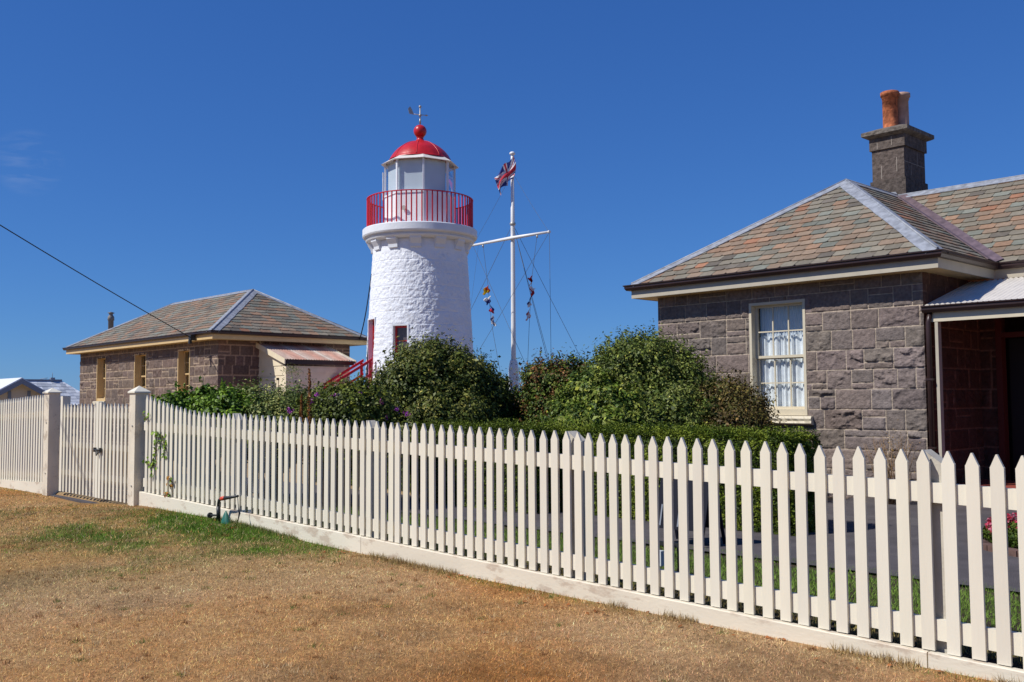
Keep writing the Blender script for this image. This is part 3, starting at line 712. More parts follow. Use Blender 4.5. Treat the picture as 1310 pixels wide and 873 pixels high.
mb = MB(); mb.box((-38.2, 13.95, 0.0), (-27.2, 18.2, wt - .1)); mb.build('inner_core', M['black'], hl)
def upv(a, b, c):   # up-slope dir of plane with eave a->b through c
    a = Vector(a); b = Vector(b); c = Vector(c); e = (b - a).normalized(); d = c - a; return (d - e * d.dot(e)).normalized()
c00, c10, c11, c01 = (X0, Y0, ZE2), (X1, Y0, ZE2), (X1, Y1, ZE2), (X0, Y1, ZE2)
mb = MB()
slates(mb, [c00, c10, A1, A0], (1, 0, 0), upv(c00, c10, A1), seed=31, wid=0.34, exp_=0.2)
slates(mb, [c10, c11, A1], (0, 1, 0), upv(c10, c11, A1), seed=32, wid=0.34, exp_=0.2)
slates(mb, [c01, c00, A0], (0, 1, 0), upv(c01, c00, A0), seed=33, wid=0.34, exp_=0.2)
mb.add([c11, c01, A0, A1], [(0, 1, 2, 3)], (.2, .18, .16))
rf2 = mb.build('roof', M['slate'], hl)
mb = MB()
for poly in ([c00, c10, A1, A0], [c10, c11, A1], [c01, c00, A0]): mb.add([lo(p) for p in poly], [tuple(range(len(poly)))], (.05, .045, .04))
mb.build('roof_battens', M['slate'], hl)
mb = MB()
strip(mb, c10, A1, [Vector((-1, 0, 0)), Vector((0, 1, 0))], 0.19, 0.035, 0.03)
strip(mb, c00, A0, [Vector((1, 0, 0)), Vector((0, 1, 0))], 0.13, 0.035, 0.02)
strip(mb, c11, A1, [Vector((-1, 0, 0)), Vector((0, -1, 0))], 0.15, 0.035, 0.02)
strip(mb, A0, A1, [-upv(c00, c10, A1), -upv(c11, c01, A0)], 0.15, 0.035, 0.02)
mb.build('ridge_flashing', M['lead'], rf2)
path = [(X0, Y1), (X0, Y0), (X1, Y0), (X1, Y1), (X0, Y1)]
mb = MB(); sweep(mb, path, ZE2 + 0.005, GUT); mb.build('gutter', M['gutter'], hl)
mb = MB(); sweep(mb, path, ZE2, FAS); mb.build('fascia', M['tan'], hl)
mb = MB(); sweep(mb, path, ZE2, [(-0.40, -0.212), (-0.40, -0.235), (-0.028, -0.235), (-0.028, -0.212)]); mb.build('soffit', M['tan'], hl)
for a, b in wins: sash_window(hl, (a, 13.6, EYE + 0.05), (1, 0, 0), (0, 1, 0), b - a, 1.61, M['tan'], cols=2, rows=2, depth=0.22, curtain=False)
mb = MB(); mb.lathe([(0.10, ZE2 - .1), (0.10, EYE + 3.16), (0.125, EYE + 3.17), (0.12, EYE + 3.3), (0.07, EYE + 3.38), (0.07, EYE + 3.42), (0.14, EYE + 3.46), (0.02, EYE + 3.5)], -38.0, 14.62, 14)
mb.build('flue_pipe', M['flue'], hl)
mb = MB(); mb.box((-27.83, 13.02, EYE + 1.84), (-27.69, 13.17, EYE + 2.0)); mb.box((-27.8, 13.0, EYE + 1.74), (-27.72, 13.08, EYE + 1.86)); mb.build('cable_bracket', M['dark'], hl)
# lean-to
lx, ly0, ly1 = -25.45, 14.95, 17.12
sh = MB(); 
for k in range(9):
    z = 0.1 + k * 0.30; zt = z + 0.31
    top = min(zt, EYE + 1.02)
    if z < EYE + 1.02: sh.prism([(lx + 0.026, ly0, z), (lx, ly0, z), (lx, ly0, top), (lx + 0.006, ly0, top)], (0, ly1 - ly0, 0))
sh.box((lx - 0.03, ly0 + .01, 0), (lx + 0.0, ly1, EYE + 1.05))
sh.build('leanto_side_wall', M['weatherboard'], hl)
sh = MB()
sl_ = (1.72 - 1.02) / 1.62
for k in range(13):
    z = 0.1 + k * 0.29; zt = z + 0.30
    xb = lx
    lim = EYE + 1.02
    x_hi = lx if zt < lim else lx - (zt - lim) / sl_
    x_lo = lx if z < lim else lx - (z - lim) / sl_
    if x_lo < -27.05: break
    sh.prism([(-27.07, ly0 - 0.024, z), (x_lo, ly0 - 0.024, z), (max(x_hi, -27.06), ly0 - 0.006, zt), (-27.07, ly0 - 0.006, zt)], (0, 0.03, 0))
sh.build('leanto_front_wall', M['weatherboard'], hl)
sh = MB(); sh.box((lx - 0.07, ly0 - 0.035, 0), (lx + 0.03, ly0 + 0.03, EYE + 1.04)); sh.build('corner_board', M['weatherboard'], hl)
sh = MB(); sh.box((lx - 0.03, ly1 - 0.04, 0), (lx + 0.034, ly1 + .03, EYE + 1.04)); sh.build('corner_board', M['weatherboard'], hl)
sh = MB(); sh.box((-26.85, ly0 - 0.055, 0.1), (-25.95, ly0 - 0.027, EYE + 0.62)); sh.box((-26.95, ly0 - 0.05, 0.1), (-26.86, ly0 - 0.02, EYE + .7)); sh.box((-25.94, ly0 - 0.05, 0.1), (-25.85, ly0 - 0.02, EYE + 0.7)); sh.box((-26.95, ly0 - .05, EYE + .63), (-25.85, ly0 - .02, EYE + .705))
sh.build('leanto_door', M['weatherboard'], hl)
def rust(s_, t_):
    band = 0.5 + 0.5 * math.sin(s_ * 21)
    v = random.uniform(0.85, 1.15)
    pale = abs(((s_ * 3.1) % 1) - 0.02) < 0.05 or s_ > 0.965
    return (1.2, 1.9, 2.3) if pale else (1.0 * v, (0.95 + 0.35 * band) * v, (1.0 + 0.5 * band) * v)
zb, ztp = EYE + 1.24, EYE + 1.80
corrugated('leanto_roof', hl, (-25.33, ly0 - 0.12, zb), (0, 2.45, 0), (-1.74, 0, ztp - zb), Vector((.3, 0, 1)), ma=M['rusty'], colf=rust, pitch=0.09, amp=0.011)
mb = MB(); mb.box((-25.40, ly0 - 0.06, EYE + 1.10), (-25.36, ly1 + 0.15, EYE + 1.215)); mb.build('leanto_gutter', M['gutter'], hl)
mb = MB(); mb.prism([(-25.34, ly0 - 0.13, zb + .01), (-27.06, ly0 - 0.13, ztp + .01), (-27.06, ly0 - 0.13, ztp - 0.15), (-25.34, ly0 - 0.13, zb - 0.15)], (0, 0.035, 0)); mb.build('leanto_barge_board', M['weatherboard'], hl)
mb = MB(); mb.prism([(-25.34, ly1 + 0.19, zb + .01), (-27.06, ly1 + .19, ztp + .01), (-27.06, ly1 + 0.19, ztp - 0.1), (-25.34, ly1 + .19, zb - 0.1)], (0, 0.035, 0)); mb.build('leanto_barge_board', M['cream'], hl)

# ------------------------------------------------------------------ LIGHTHOUSE
TX, TY = -24.304, 19.041; TH0 = math.atan2(-TY * 0 - 19.041, 24.304)
lt = empty('lighthouse', (TX, TY, 0.09), 'squat white lighthouse with red dome, red gallery railing and glazed lantern', 'lighthouse')
def tdir(a):    # a = degrees towards screen left from the camera side
    th = TH0 - math.radians(a); return Vector((math.cos(th), math.sin(th), 0))
def rad_at(z): return np.interp(z, [0.0, 3.42, 6.2, 6.7], [1.80, 1.660, 1.498, 1.47])
nu, nv = 760, 480
th = np.linspace(0, 2 * np.pi, nu, endpoint=False); zz = np.linspace(0.0, 6.62, nv)
TT, ZZ_ = np.meshgrid(th, zz, indexing='ij')
arc = TT * 1.6
seam = np.minimum(TT, 2 * np.pi - TT)
n1 = fbm(np.minimum(arc, 10.05 - arc) * 1.0 + 3 * (arc > 5.0), ZZ_, 301, 0.085, 3); n2 = fbm(arc, ZZ_ + 7, 302, 0.5, 2)
cv = (ZZ_ % 0.395) / 0.395; row = np.floor(ZZ_ / 0.395).astype(int)
bl = ((arc + row * 0.37) % 0.62) / 0.62
groove = np.minimum(np.clip(np.minimum(cv, 1 - cv) * 0.395 / 0.02, 0, 1), 0.55 + 0.45 * np.clip(np.minimum(bl, 1 - bl) * 0.62 / 0.02, 0, 1))
rough = np.clip((6.25 - ZZ_) / 0.1, 0.25, 1)
RR = rad_at(ZZ_) + rough * (0.022 * (n1 - 0.5) * 1.5 + 0.008 * (n2 - .5)) - 0.010 * (1 - groove) * rough
V = np.stack([TX + RR * np.cos(TT), TY + RR * np.sin(TT), ZZ_], -1).reshape(-1, 3)
idx = np.arange(nu * nv).reshape(nu, nv); idx2 = np.roll(idx, -1, 0)
Fq = np.stack([idx[:, :-1], idx2[:, :-1], idx2[:, 1:], idx[:, 1:]], -1)
def hole(a, hw, z0, z1):
    tc = TH0 - math.radians(a); mid = (th + np.pi / nu) ; da = np.abs((mid - tc + np.pi) % (2 * np.pi) - np.pi)
    zc = (zz[:-1] + zz[1:]) / 2
    return ((da * 1.65 < hw))[:, None] & ((zc > z0) & (zc < z1))[None, :]
DZ0, DZ1 = 2.02, 4.18
keep = ~(hole(21.6, 0.235, 2.95, 3.92) | hole(69, 0.31, DZ0, DZ1))
Fq = Fq[keep]
link('tower', np_mesh('tower', V, Fq, None, True), M['white_rough'], lt)
def opening(a, hw, z0, z1, nm, framecol):
    d = tdir(a); s = Vector((-d.y, d.x, 0)); c = Vector((TX, TY, 0)); rr = 1.635 if nm == 'window' else 1.61
    f = MB(); t = 0.05; Z = Vector((0, 0, 1))
    dep_in = 0.38 if nm == 'window' else 0.5
    P = c + d * (rr - dep_in)
    # white reveal
    f.obox(P - s * (hw + t) + Z * z0, s * t, d * (dep_in + (0.0)), Z * (z1 - z0)); f.obox(P + s * hw + Z * z0, s * t, d * (dep_in), Z * (z1 - z0))
    f.obox(P - s * (hw + t) + Z * z1, s * (2 * hw + 2 * t), d * (dep_in), Z * t); f.obox(P - s * (hw + t) + Z * (z0 - t), s * (2 * hw + 2 * t), d * (dep_in), Z * t)
    f.build(nm + '_reveal', M['white'], lt)
    g = MB(); q = P + d * (0.16 if nm == 'window' else 0.30); ft = 0.055
    g.obox(q - s * hw + Z * z0, s * ft, d * 0.06, Z * (z1 - z0)); g.obox(q + s * (hw - ft) + Z * z0, s * ft, d * 0.06, Z * (z1 - z0))
    g.obox(q - s * (hw - ft) + Z * (z1 - ft), s * (2 * hw - 2 * ft), d * 0.06, Z * ft); g.obox(q - s * (hw - ft) + Z * z0, s * (2 * hw - 2 * ft), d * 0.06, Z * ft)
    if nm == 'window': g.obox(q - s * (hw - ft) + Z * ((z0 + z1) / 2) + d * .01, s * (2 * hw - 2 * ft), d * 0.04, Z * 0.03)
    fo = g.build(nm, framecol, lt)
    g = MB(); g.obox(q - s * (hw - ft) + Z * (z0 + ft) + d * 0.02, s * (2 * hw - 2 * ft), d * 0.012, Z * (z1 - z0 - 2 * ft))
    g.build('glass' if nm == 'window' else 'door_leaf', mat('dusty_glass', (0.10, 0.085, 0.09), 0.15) if nm == 'window' else M['red'], fo)
opening(21.6, 0.225, 2.97, 3.90, 'window', M['red'])
opening(69, 0.30, DZ0 + .02, DZ1 - .02, 'door', M['red'])
# gallery
g = MB()
g.lathe([(1.50, 6.58), (1.62, 6.60), (1.70, 6.63), (1.72, 6.67), (1.66, 6.70), (1.68, 6.73), (1.795, 6.76), (1.815, 6.80), (1.815, 7.00), (1.79, 7.025), (1.10, 7.04)], TX, TY, 180, smooth=False)
ga = g.build('gallery', M['white'], lt)
for k in range(13):
    a = 4.7 + k * 360 / 13; d = tdir(a); s = Vector((-d.y, d.x, 0)); c = Vector((TX, TY, 0)); w2 = 0.165
    prof = [(1.45, 6.62), (1.66, 6.62), (1.655, 6.55), (1.60, 6.47), (1.555, 6.40), (1.545, 6.30), (1.45, 6.28)]
    g = MB(); g.prism([c + d * p + s * (-w2) + Vector((0, 0, z)) for p, z in prof], s * (2 * w2)); g.build('corbel', M['white'], ga)
# railing
RRr = 1.665; zt = 8.0
g = MB(); n = 96
ringp = [(TX + RRr * math.cos(2 * math.pi * k / n), TY + RRr * math.sin(2 * math.pi * k / n)) for k in range(n + 1)]
for (z, rr_) in ((zt, 0.024),):
    V = []; fs = []
    for k in range(n):
        an = 2 * math.pi * k / n
        for (dr_, dz) in ((-.028, -.012), (.028, -.012), (.028, .012), (-.028, .012)): V.append((TX + (RRr + dr_) * math.cos(an), TY + (RRr + dr_) * math.sin(an), z + dz))
    for k in range(n):
        k2 = (k + 1) % n
        for j in range(4): fs.append((4 * k + j, 4 * k2 + j, 4 * k2 + (j + 1) % 4, 4 * k + (j + 1) % 4))
    g.add(V, fs)
rl = g.build('gallery_railing', M['red_metal'], lt)
bar0 = None
for k in range(66):
    an = TH0 + 2 * math.pi * (k + 0.35) / 66; x = TX + RRr * math.cos(an); y = TY + RRr * math.sin(an)
    if bar0 is None:
        g = MB(); g.tube([(0, 0, 7.02), (0, 0, zt - 0.012)], 0.022, 6, cap=False); me_b = g.build('baluster', M['red_metal'], rl); bar0 = me_b; me_b.matrix_parent_inverse = Matrix.Identity(4)
        ob = me_b
    else:
        ob = bar0.copy(); col.objects.link(ob)
    ob.parent = rl; ob.matrix_parent_inverse = Matrix.Identity(4); ob.location = (x, y, 0)
# lantern base (murette)
OC = [TH0 - math.radians(-5.2 + 45 * k) for k in range(8)]   # octagon corners
def ocp(R, k, z): return (TX + R * math.cos(OC[k % 8]), TY + R * math.sin(OC[k % 8]), z)
g = MB(); RL = 1.12
g.add([ocp(RL, k, z) for z in (7.0, 8.09) for k in range(8)], [(k, (k + 1) % 8, 8 + (k + 1) % 8, 8 + k) for k in range(8)] + [tuple(range(15, 7, -1))])
g.add([ocp(RL + 0.03, k, z) for z in (8.06, 8.11) for k in range(8)], [(k, (k + 1) % 8, 8 + (k + 1) % 8, 8 + k) for k in range(8)] + [tuple(range(8)), tuple(range(15, 7, -1))])
mu = g.build('lantern_base', mat('white_gloss', (0.80, 0.80, 0.81), 0.35, noise=0.04, nscale=3), lt)
d = tdir(27); g = MB(); p = Vector((TX, TY, 7.58)) + d * 1.03
g.tube([p, p + d * 0.09], [0.05, 0.05], 14); g.tube([p + d * 0.08, p + d * 0.095], [0.075, 0.075], 14); g.build('vent', M['metal'], lt)
for k in range(8):
    g = MB(); a = Vector(ocp(RL, k, 8.11)); b = Vector(ocp(RL, k, 9.14)); dd = (a - Vector((TX, TY, 8.11))).normalized(); ss = Vector((-dd.y, dd.x, 0))
    g.obox(a - dd * 0.04 - ss * 0.03, dd * 0.055, ss * 0.06, Vector((0, 0, 1.03)))
    g.build('lantern_mullion', M['white'], lt)
for k in range(8):
    a = Vector(ocp(RL - 0.03, k, 8.11)); b = Vector(ocp(RL - 0.03, k + 1, 8.11)); nn = ((a + b) / 2 - Vector((TX, TY, 8.11))).normalized()
    g = MB(); g.add([a, b, b + Vector((0, 0, 1.03)), a + Vector((0, 0, 1.03))], [(0, 1, 2, 3)]); go = g.build('lantern_glass', M['glass'], lt)
    amid = (math.degrees(TH0 - math.atan2(nn.y, nn.x)) + 180) % 360 - 180
    if -40 < amid < 100:
        g = MB(); g.obox(a - nn * 0.07 + (b - a) * .02, (b - a) * .96, nn * 0.004, Vector((0, 0, 1.02))); g.build('lantern_blind', M['blind'], go)
g = MB(); g.obox(Vector((TX, TY, 8.0)) + tdir(92) * 1.16 - tdir(2) * 0.12, tdir(92) * 0.03, tdir(2) * 0.24, Vector((0, 0, .88))); g.build('lantern_hatch', M['white'], lt)
# eave plate + dome
RE = 1.245
g = MB()
pr = [(RL - 0.02, 9.14), (RE - 0.02, 9.10), (RE, 9.12), (0.99, 9.275), (0.9, 9.28)]
V = [ocp(R, k, z) for R, z in pr for k in range(8)]
fs = [(8 * i + k, 8 * i + (k + 1) % 8, 8 * i + 8 + (k + 1) % 8, 8 * i + 8 + k) for i in range(4) for k in range(8)]
g.add(V, fs); g.build('dome_eave', mat('warm_white_paint', (0.70, 0.66, 0.60), 0.5, noise=0.1, nscale=5), lt)
g = MB()
prof = [(0.99, 9.262), (0.988, 9.285)] + [(1.075 * math.sin(t_), 8.842 + 1.075 * math.cos(t_)) for t_ in np.linspace(1.135, 0.17, 22)] + [(0.15, 9.935), (0.115, 9.98), (0.10, 10.03), (0.13, 10.07)]
g.lathe(prof, TX, TY, 64)
dm = g.build('dome', M['red'], lt)
g = MB()
for k in range(8):
    an = OC[k] - math.radians(12)
    pts = [(TX + r_ * math.cos(an), TY + r_ * math.sin(an), z_) for r_, z_ in prof[2:-4]]
    g.tube(pts, 0.013, 6)
g.build('dome_rib', M['red'], dm)
g = MB(); g.lathe([(0.001, 10.045)] + [(0.208 * math.sin(t_), 10.25 - 0.208 * math.cos(t_)) for t_ in np.linspace(0.2, 3.1, 20)], TX, TY, 32); g.build('ball_finial', M['red'], dm)
g = MB()
g.tube([(TX, TY, 10.42), (TX, TY, 11.05)], 0.018, 8); g.lathe([(0.001, 11.0)] + [(0.045 * math.sin(t_), 11.05 - .045 * math.cos(t_)) for t_ in np.linspace(.3, 3.1, 8)], TX, TY, 12)
g.lathe([(0.001, 10.72)] + [(0.05 * math.sin(t_), 10.77 - .05 * math.cos(t_)) for t_ in np.linspace(.3, 3.1, 8)], TX, TY, 12)
g.tube([(TX, TY, 10.5), (TX, TY, 10.66)], 0.03, 8)
vd = (tdir(75) + Vector((0, 0, 0.0))).normalized(); c0 = Vector((TX, TY, 10.79))
g.tube([c0 - vd * 0.19, c0 + vd * 0.22], 0.012, 6)
g.tube([c0 - vd * 0.19, c0 - vd * 0.27], [0.035, 0.002], 8)
g.prism([c0 + vd * 0.2 + Vector((0, 0, -0.02)), c0 + vd * 0.36 + Vector((0, 0, 0.0)), c0 + vd * 0.40 + Vector((0, 0, 0.16)), c0 + vd * 0.33 + Vector((0, 0, 0.24)), c0 + vd * 0.28 + Vector((0, 0, 0.16))], Vector((-vd.y, vd.x, 0)) * 0.012)
g.tube([c0 + Vector((0.06, -0.06, -.06)) - tdir(0) * .0, c0 + Vector((-0.1, 0.1, -.06))], 0.009, 6)
g.build('weather_vane', M['metal'], dm)
# landing, steps and red handrails at the door
d = tdir(67); s = Vector((-d.y, d.x, 0)); base = Vector((TX, TY, 0)) + d * 1.62
g = MB(); g.obox(base - s * 0.45 + Vector((0, 0, 0)), s * 0.9, d * 0.55, Vector((0, 0, DZ0)))
for k in range(9): g.obox(base - s * 0.42 + d * (0.55 + k * 0.28), s * 0.84, d * 0.28, Vector((0, 0, DZ0 - 0.2 * (k + 1))))
g.build('entrance_steps', M['white'], lt)
for sg in (-1, 1):
    g = MB(); o_ = base + s * sg * 0.40
    p0 = o_ + d * 0.12 + Vector((0, 0, 2.86)); p1 = o_ + d * 3.0 + Vector((0, 0, 2.86 - 2.88 * 0.60))
    up = Vector((0, 0, 1)); 
    g.obox(p0 - s * 0.035, s * 0.07, p1 - p0, up * 0.085); g.obox(p0 - s * 0.025 - up * 0.42, s * 0.05, p1 - p0, up * 0.07)
    for q in (0.02, 0.35, 0.68, 0.97):
        pp = p0 + (p1 - p0) * q; g.obox(pp - s * 0.033 - d * 0.035 - up * 1.0, s * 0.066, d * 0.07, up * 1.0)
    g.build('handrail', M['red_metal'], lt)

# ------------------------------------------------------------------ FLAGSTAFF
PX, PY = -24.433, 23.23
fs_ = empty('flagstaff', (PX, PY, 0.09), 'tall white flagstaff with crossed yard and wire stays beside the lighthouse', 'flagpole')
g = MB(); g.tube([(PX, PY, 0.0), (PX, PY, 4.0), (PX, PY, 7.8), (PX, PY, 10.24)], [0.09, 0.082, 0.072, 0.052], 16); g.build('pole', M['pole'], fs_)
g = MB(); g.lathe([(0.175, 0.0), (0.175, 2.75), (0.12, 3.02), (0.11, 3.03)], PX, PY, 8, smooth=False); g.build('pole_socket', M['pole'], fs_)
g = MB(); g.lathe([(0.05, 10.22), (0.10, 10.24), (0.10, 10.29), (0.06, 10.33), (0.001, 10.34)], PX, PY, 16); g.build('truck', M['pole'], fs_)
g = MB(); g.lathe([(0.07, 7.72), (0.10, 7.74), (0.10, 7.82), (0.07, 7.84)], PX, PY, 16); g.build('collar', M['metal'], fs_)
g = MB(); g.tube([(PX - 2.05, PY - 0.10, 7.26), (PX, PY - .10, 7.27), (PX + 1.86, PY - 0.10, 7.25)], [0.04, 0.062, 0.04], 12); g.tube([(PX + 1.84, PY - .10, 7.25), (PX + 1.9, PY - .10, 7.25)], 0.05, 12)
g.build('yard', M['pole'], fs_)
TOPC = (PX, PY, 7.78)
lines = [(TOPC, (-19.9, 21.2, 0.3), .013), (TOPC, (-28.6, 21.8, 0.3), .013), (TOPC, (-25.35, 27.0, 0.3), .013), (TOPC, (-23.3, 27.6, 0.3), .013),
         ((PX - 2.0, PY - .1, 7.26), (-22.0, 23.0, 0.3), .011), ((PX + 1.86, PY - .1, 7.22), (-28.2, 22.6, 0.6), .011), ((PX + 1.88, PY - .1, 7.22), (-21.6, 22.2, 0.3), .012),
         ((PX, PY, 9.6), (PX + 1.84, PY - .1, 7.27), .008), ((PX, PY, 9.6), (PX - 1.98, PY - .1, 7.28), .008), ((PX - 1.7, PY - .1, 7.2), (-26.9, 22.6, 0.3), .006)]
for k, (a, b, r_) in enumerate(lines):
    a = Vector(a); b = Vector(b); pts = [a + (b - a) * q + Vector((0, 0, -0.04 * math.sin(q * math.pi))) for q in (0, .2, .4, .6, .8, 1)]
    g = MB(); g.tube(pts, r_ * 0.58, 5, cap=False); g.build('stay_wire', M['rope'], fs_)
hal = [([(PX - 1.45, PY - .1, 7.22), (-25.62, PY - .1, 5.7), (-25.46, PY - .1, 4.4), (-24.93, PY - .1, 2.3), (-24.7, PY, 1.2)], 'l'),
       ([(PX + 1.30, PY - .1, 7.22), (-23.39, PY - .1, 5.85), (-23.53, PY - .1, 4.4), (-23.68, PY - .1, 2.2), (-24.0, PY, 1.2)], 'r')]
for pts, _ in hal: g = MB(); g.tube(pts, 0.007, 5, cap=False); g.build('halyard', M['rope'], fs_)
for (x, z) in ((PX - 1.45, 7.12), (PX + 1.3, 7.12)): g = MB(); g.tube([(x, PY - .1, z), (x, PY - .1, z + .09)], .03, 8); g.build('pulley_block', M['metal'], fs_)

BLU = (0.05, 0.065, 0.24); WHI = (0.75, 0.75, 0.77); REDc = (0.50, 0.045, 0.07)
def union_jack(u, v):
    x = (u - .5) * 2; y = (v - .5)     # 2:1 flag, x in [-1,1], y in [-.5,.5]
    if abs(y) < 0.10 or abs(x) < 0.10: return REDc
    if abs(y) < 0.1667 or abs(x) < 0.1667: return WHI
    for s_ in (1, -1):
        dd = (y - s_ * 0.5 * x) / 1.118
        if abs(dd) < 0.1:
            side = dd * (1 if x > 0 else -1) * s_
            return REDc if (abs(dd) < 0.067 and side < 0) else WHI
    return BLU
def flag_mesh(name, fn, posf, nu=48, nv=30):
    V = []; C = []
    for i in range(nu + 1):
        for j in range(nv + 1): V.append(posf(i / nu, j / nv)); C.append(fn(i / nu, j / nv))
    idx = np.arange((nu + 1) * (nv + 1)).reshape(nu + 1, nv + 1)
    Fq = np.stack([idx[:-1, :-1], idx[1:, :-1], idx[1:, 1:], idx[:-1, 1:]], -1).reshape(-1, 4)
    return np_mesh(name, np.array(V), Fq, np.array(C), True)
rS = (0.688, 0.726)   # towards the right as seen from the path
def sp(cx, cz, du, dz, dn=0.0):   # point near the pole: du along screen-right, dn towards the viewer
    return (cx + du * 0.688 + dn * 0.724, PY - 0.1 + du * 0.726 - dn * 0.687, cz + dz)
def uj_pos(u, v):
    # hoist at the pole, blown limp to the left and down, gathered folds
    hoist = 10.14 - (1 - v) * 0.80
    fold = 0.07 * math.sin(u * 9 + v * 3) * u + 0.05 * math.sin(v * 12 + u * 4)
    x = 0.10 + 0.10 * (1 - u) * math.sin(v * 3.0) - 0.66 * u ** 1.1 * (0.75 + 0.25 * v) + 0.06 * math.sin(u * 14) * (1 - v)
    z = hoist * (1 - u * 0.62) + (9.46 - 0.42 * u + (v - 0.5) * 0.42) * u * 0.62 - 0.22 * u + 0.05 * math.sin(u * 11 + v * 2)
    return sp(PX, 0, x, z, 0.08 + fold)
o = link('union_flag', flag_mesh('union_flag', union_jack, uj_pos), M['cloth'])
tag(o, 'faded red white and blue union flag blowing at the top of the flagstaff', 'flag')
def sig(name, x, z, h, w_, fn, label, seed):
    r = random.Random(seed); p1, p2 = r.uniform(0, 6), r.uniform(0, 6); ln = r.choice([-1, 1])
    def pf(u, v): return sp(x, z, ln * w_ * (u - .3) * (0.55 + 0.3 * math.sin(v * 3 + p1)) + 0.03 * math.sin(v * 8 + p2) + ln * 0.02, (v - .5) * h - 0.25 * h * u + 0.02 * math.sin(u * 7), 0.05 + 0.05 * math.sin(u * 8 + p2 + v * 2))
    o = link('signal_flag', flag_mesh('signal_flag', fn, pf, 16, 16), M['cloth']); tag(o, label, 'flag', 'signal flags on the flagstaff halyards')
YEL = (0.65, 0.45, 0.03); ORR = (0.6, 0.09, 0.03)
sig('f', -25.62, 5.58, 0.27, 0.28, lambda u, v: YEL if u + (1 - v) > 0.95 else ORR, 'crumpled orange and yellow signal flag, topmost on the left halyard', 1)
sig('f', -25.56, 5.20, 0.26, 0.26, lambda u, v: WHI if v > 0.5 else BLU, 'signal flag half white half navy, second from top on the left halyard', 2)
sig('f', -25.50, 4.90, 0.26, 0.22, lambda u, v: BLU if v > 0.4 else REDc, 'signal flag blue over red, third from top on the left halyard', 3)
sig('f', -25.44, 4.50, 0.34, 0.20, lambda u, v: BLU if (int(u * 2.99) + int(v * 2.99)) % 2 else WHI, 'blue and white chequered signal flag, lowest on the left halyard', 4)
sig('f', -23.40, 5.70, 0.28, 0.24, lambda u, v: (0.25, 0.01, 0.02) if v > 0.3 else WHI, 'dark red signal flag with white end, topmost on the right halyard', 5)
sig('f', -23.45, 5.34, 0.30, 0.22, lambda u, v: WHI if v > 0.72 else REDc, 'signal flag white over crimson, second from top on the right halyard', 6)
sig('f', -23.49, 4.98, 0.28, 0.18, lambda u, v: BLU if v > 0.35 else WHI, 'signal flag blue over white, third from top on the right halyard', 7)
sig('f', -23.53, 4.58, 0.34, 0.18, lambda u, v: REDc if 0.5 < v < 0.7 or v < 0.12 else WHI, 'white signal flag with red bands, lowest on the right halyard', 8)

# ------------------------------------------------------------------ cables
g = MB(); a = Vector((-26.5, 3.4, 7.85)); b = Vector((-27.76, 13.06, EYE + 1.92))
a = Vector((-22.6, 2.0, 6.9)); a = Vector((-23.76, 6.62, 5.66)); dirv = (a - b); a2 = b + dirv * 3.2
pts = [b + (a2 - b) * q + Vector((0, 0, 1.2 * (q * q - q * 0.3125))) for q in np.linspace(0, 1, 24)]
g.tube(pts, 0.014, 6); o = g.build('power_cable', M['cable']); tag(o, 'long dark overhead cable running in from the left to the stone building eave', 'cable')
g = MB(); a = Vector((-26.55, 18.3, EYE + 2.02)); b = Vector((-25.1, 17.6, 5.62)) ; b = Vector((TX, TY, 5.62)) + tdir(82) * 1.53
pts = [a + (b - a) * q + Vector((0, 0, -0.22 * math.sin(q * math.pi))) for q in np.linspace(0, 1, 14)]
g.tube(pts, 0.018, 6); o = g.build('service_cable', M['cable']); tag(o, 'short sagging black cable between the stone building eave and the lighthouse', 'cable')

# ------------------------------------------------------------------ neighbouring houses, far left
n1 = empty('gabled_house', (-50, 13, 0), 'distant cream gabled house with blue-grey barge boards at the left edge', 'house')
ap = Vector((-48.32, 14.46, 2.76)); fx = Vector((0, 1, 0)); bk = Vector((-1, 0, 0))  # gable faces the viewer
hw_, dz_ = 2.1, 1.22
l_ = ap - fx * hw_ - Vector((0, 0, dz_)); r_2 = ap + fx * hw_ - Vector((0, 0, dz_))
g = MB(); g.prism([ap - Vector((0, 0, .12)), ap - fx * 1.85 - Vector((0, 0, 1.2)), ap - fx * 1.85 - Vector((0, 0, 2.9)), ap + fx * 1.85 - Vector((0, 0, 2.9)), ap + fx * 1.85 - Vector((0, 0, 1.2))], bk * 6); g.build('wall', mat('cream_wall', (0.66, 0.56, 0.42), 0.8), n1)
g = MB()
for sg in (-1, 1):
    e = ap + fx * hw_ * sg - Vector((0, 0, dz_)); 
    g.prism([ap - bk * 0.35, e - bk * 0.35, e - bk * .35 + Vector((0, 0, .05)), ap - bk * .35 + Vector((0, 0, .05))], bk * 6.6)
g.build('roof', M['pale_roof'], n1)
g = MB()
for sg in (-1, 1):
    e = ap + fx * hw_ * sg - Vector((0, 0, dz_)); n_ = Vector((0, 0, -0.24)); g.prism([ap - bk * 0.40, e - bk * 0.40, e - bk * .4 + n_, ap - bk * .4 + n_], bk * 0.045)
g.build('barge_board', M['bluegrey'], n1)
g = MB()
for q in (-0.42, 0.42): g.obox(ap + fx * (q - .07) - Vector((0, 0, 2.6)) - bk * 0.03, fx * 0.14, bk * 0.028, Vector((0, 0, 2.6 - 0.22 - abs(q) * .8)))
g.build('gable_batten', M['bluegrey'], n1)
n2_ = empty('tiled_house', (-63, 20, 0), 'distant house with pale grey tiled hip roof behind the gabled house', 'house')
ra = Vector((-62.65, 14.5, 2.98)); rb = Vector((-62.65, 21.17, 2.98)); e_ = (rb - ra).normalized(); dn = Vector((e_.y, -e_.x, 0))
if dn.dot(Vector((62, -21, 0))) < 0: dn = -dn
zz0 = 1.5; run = 2.1
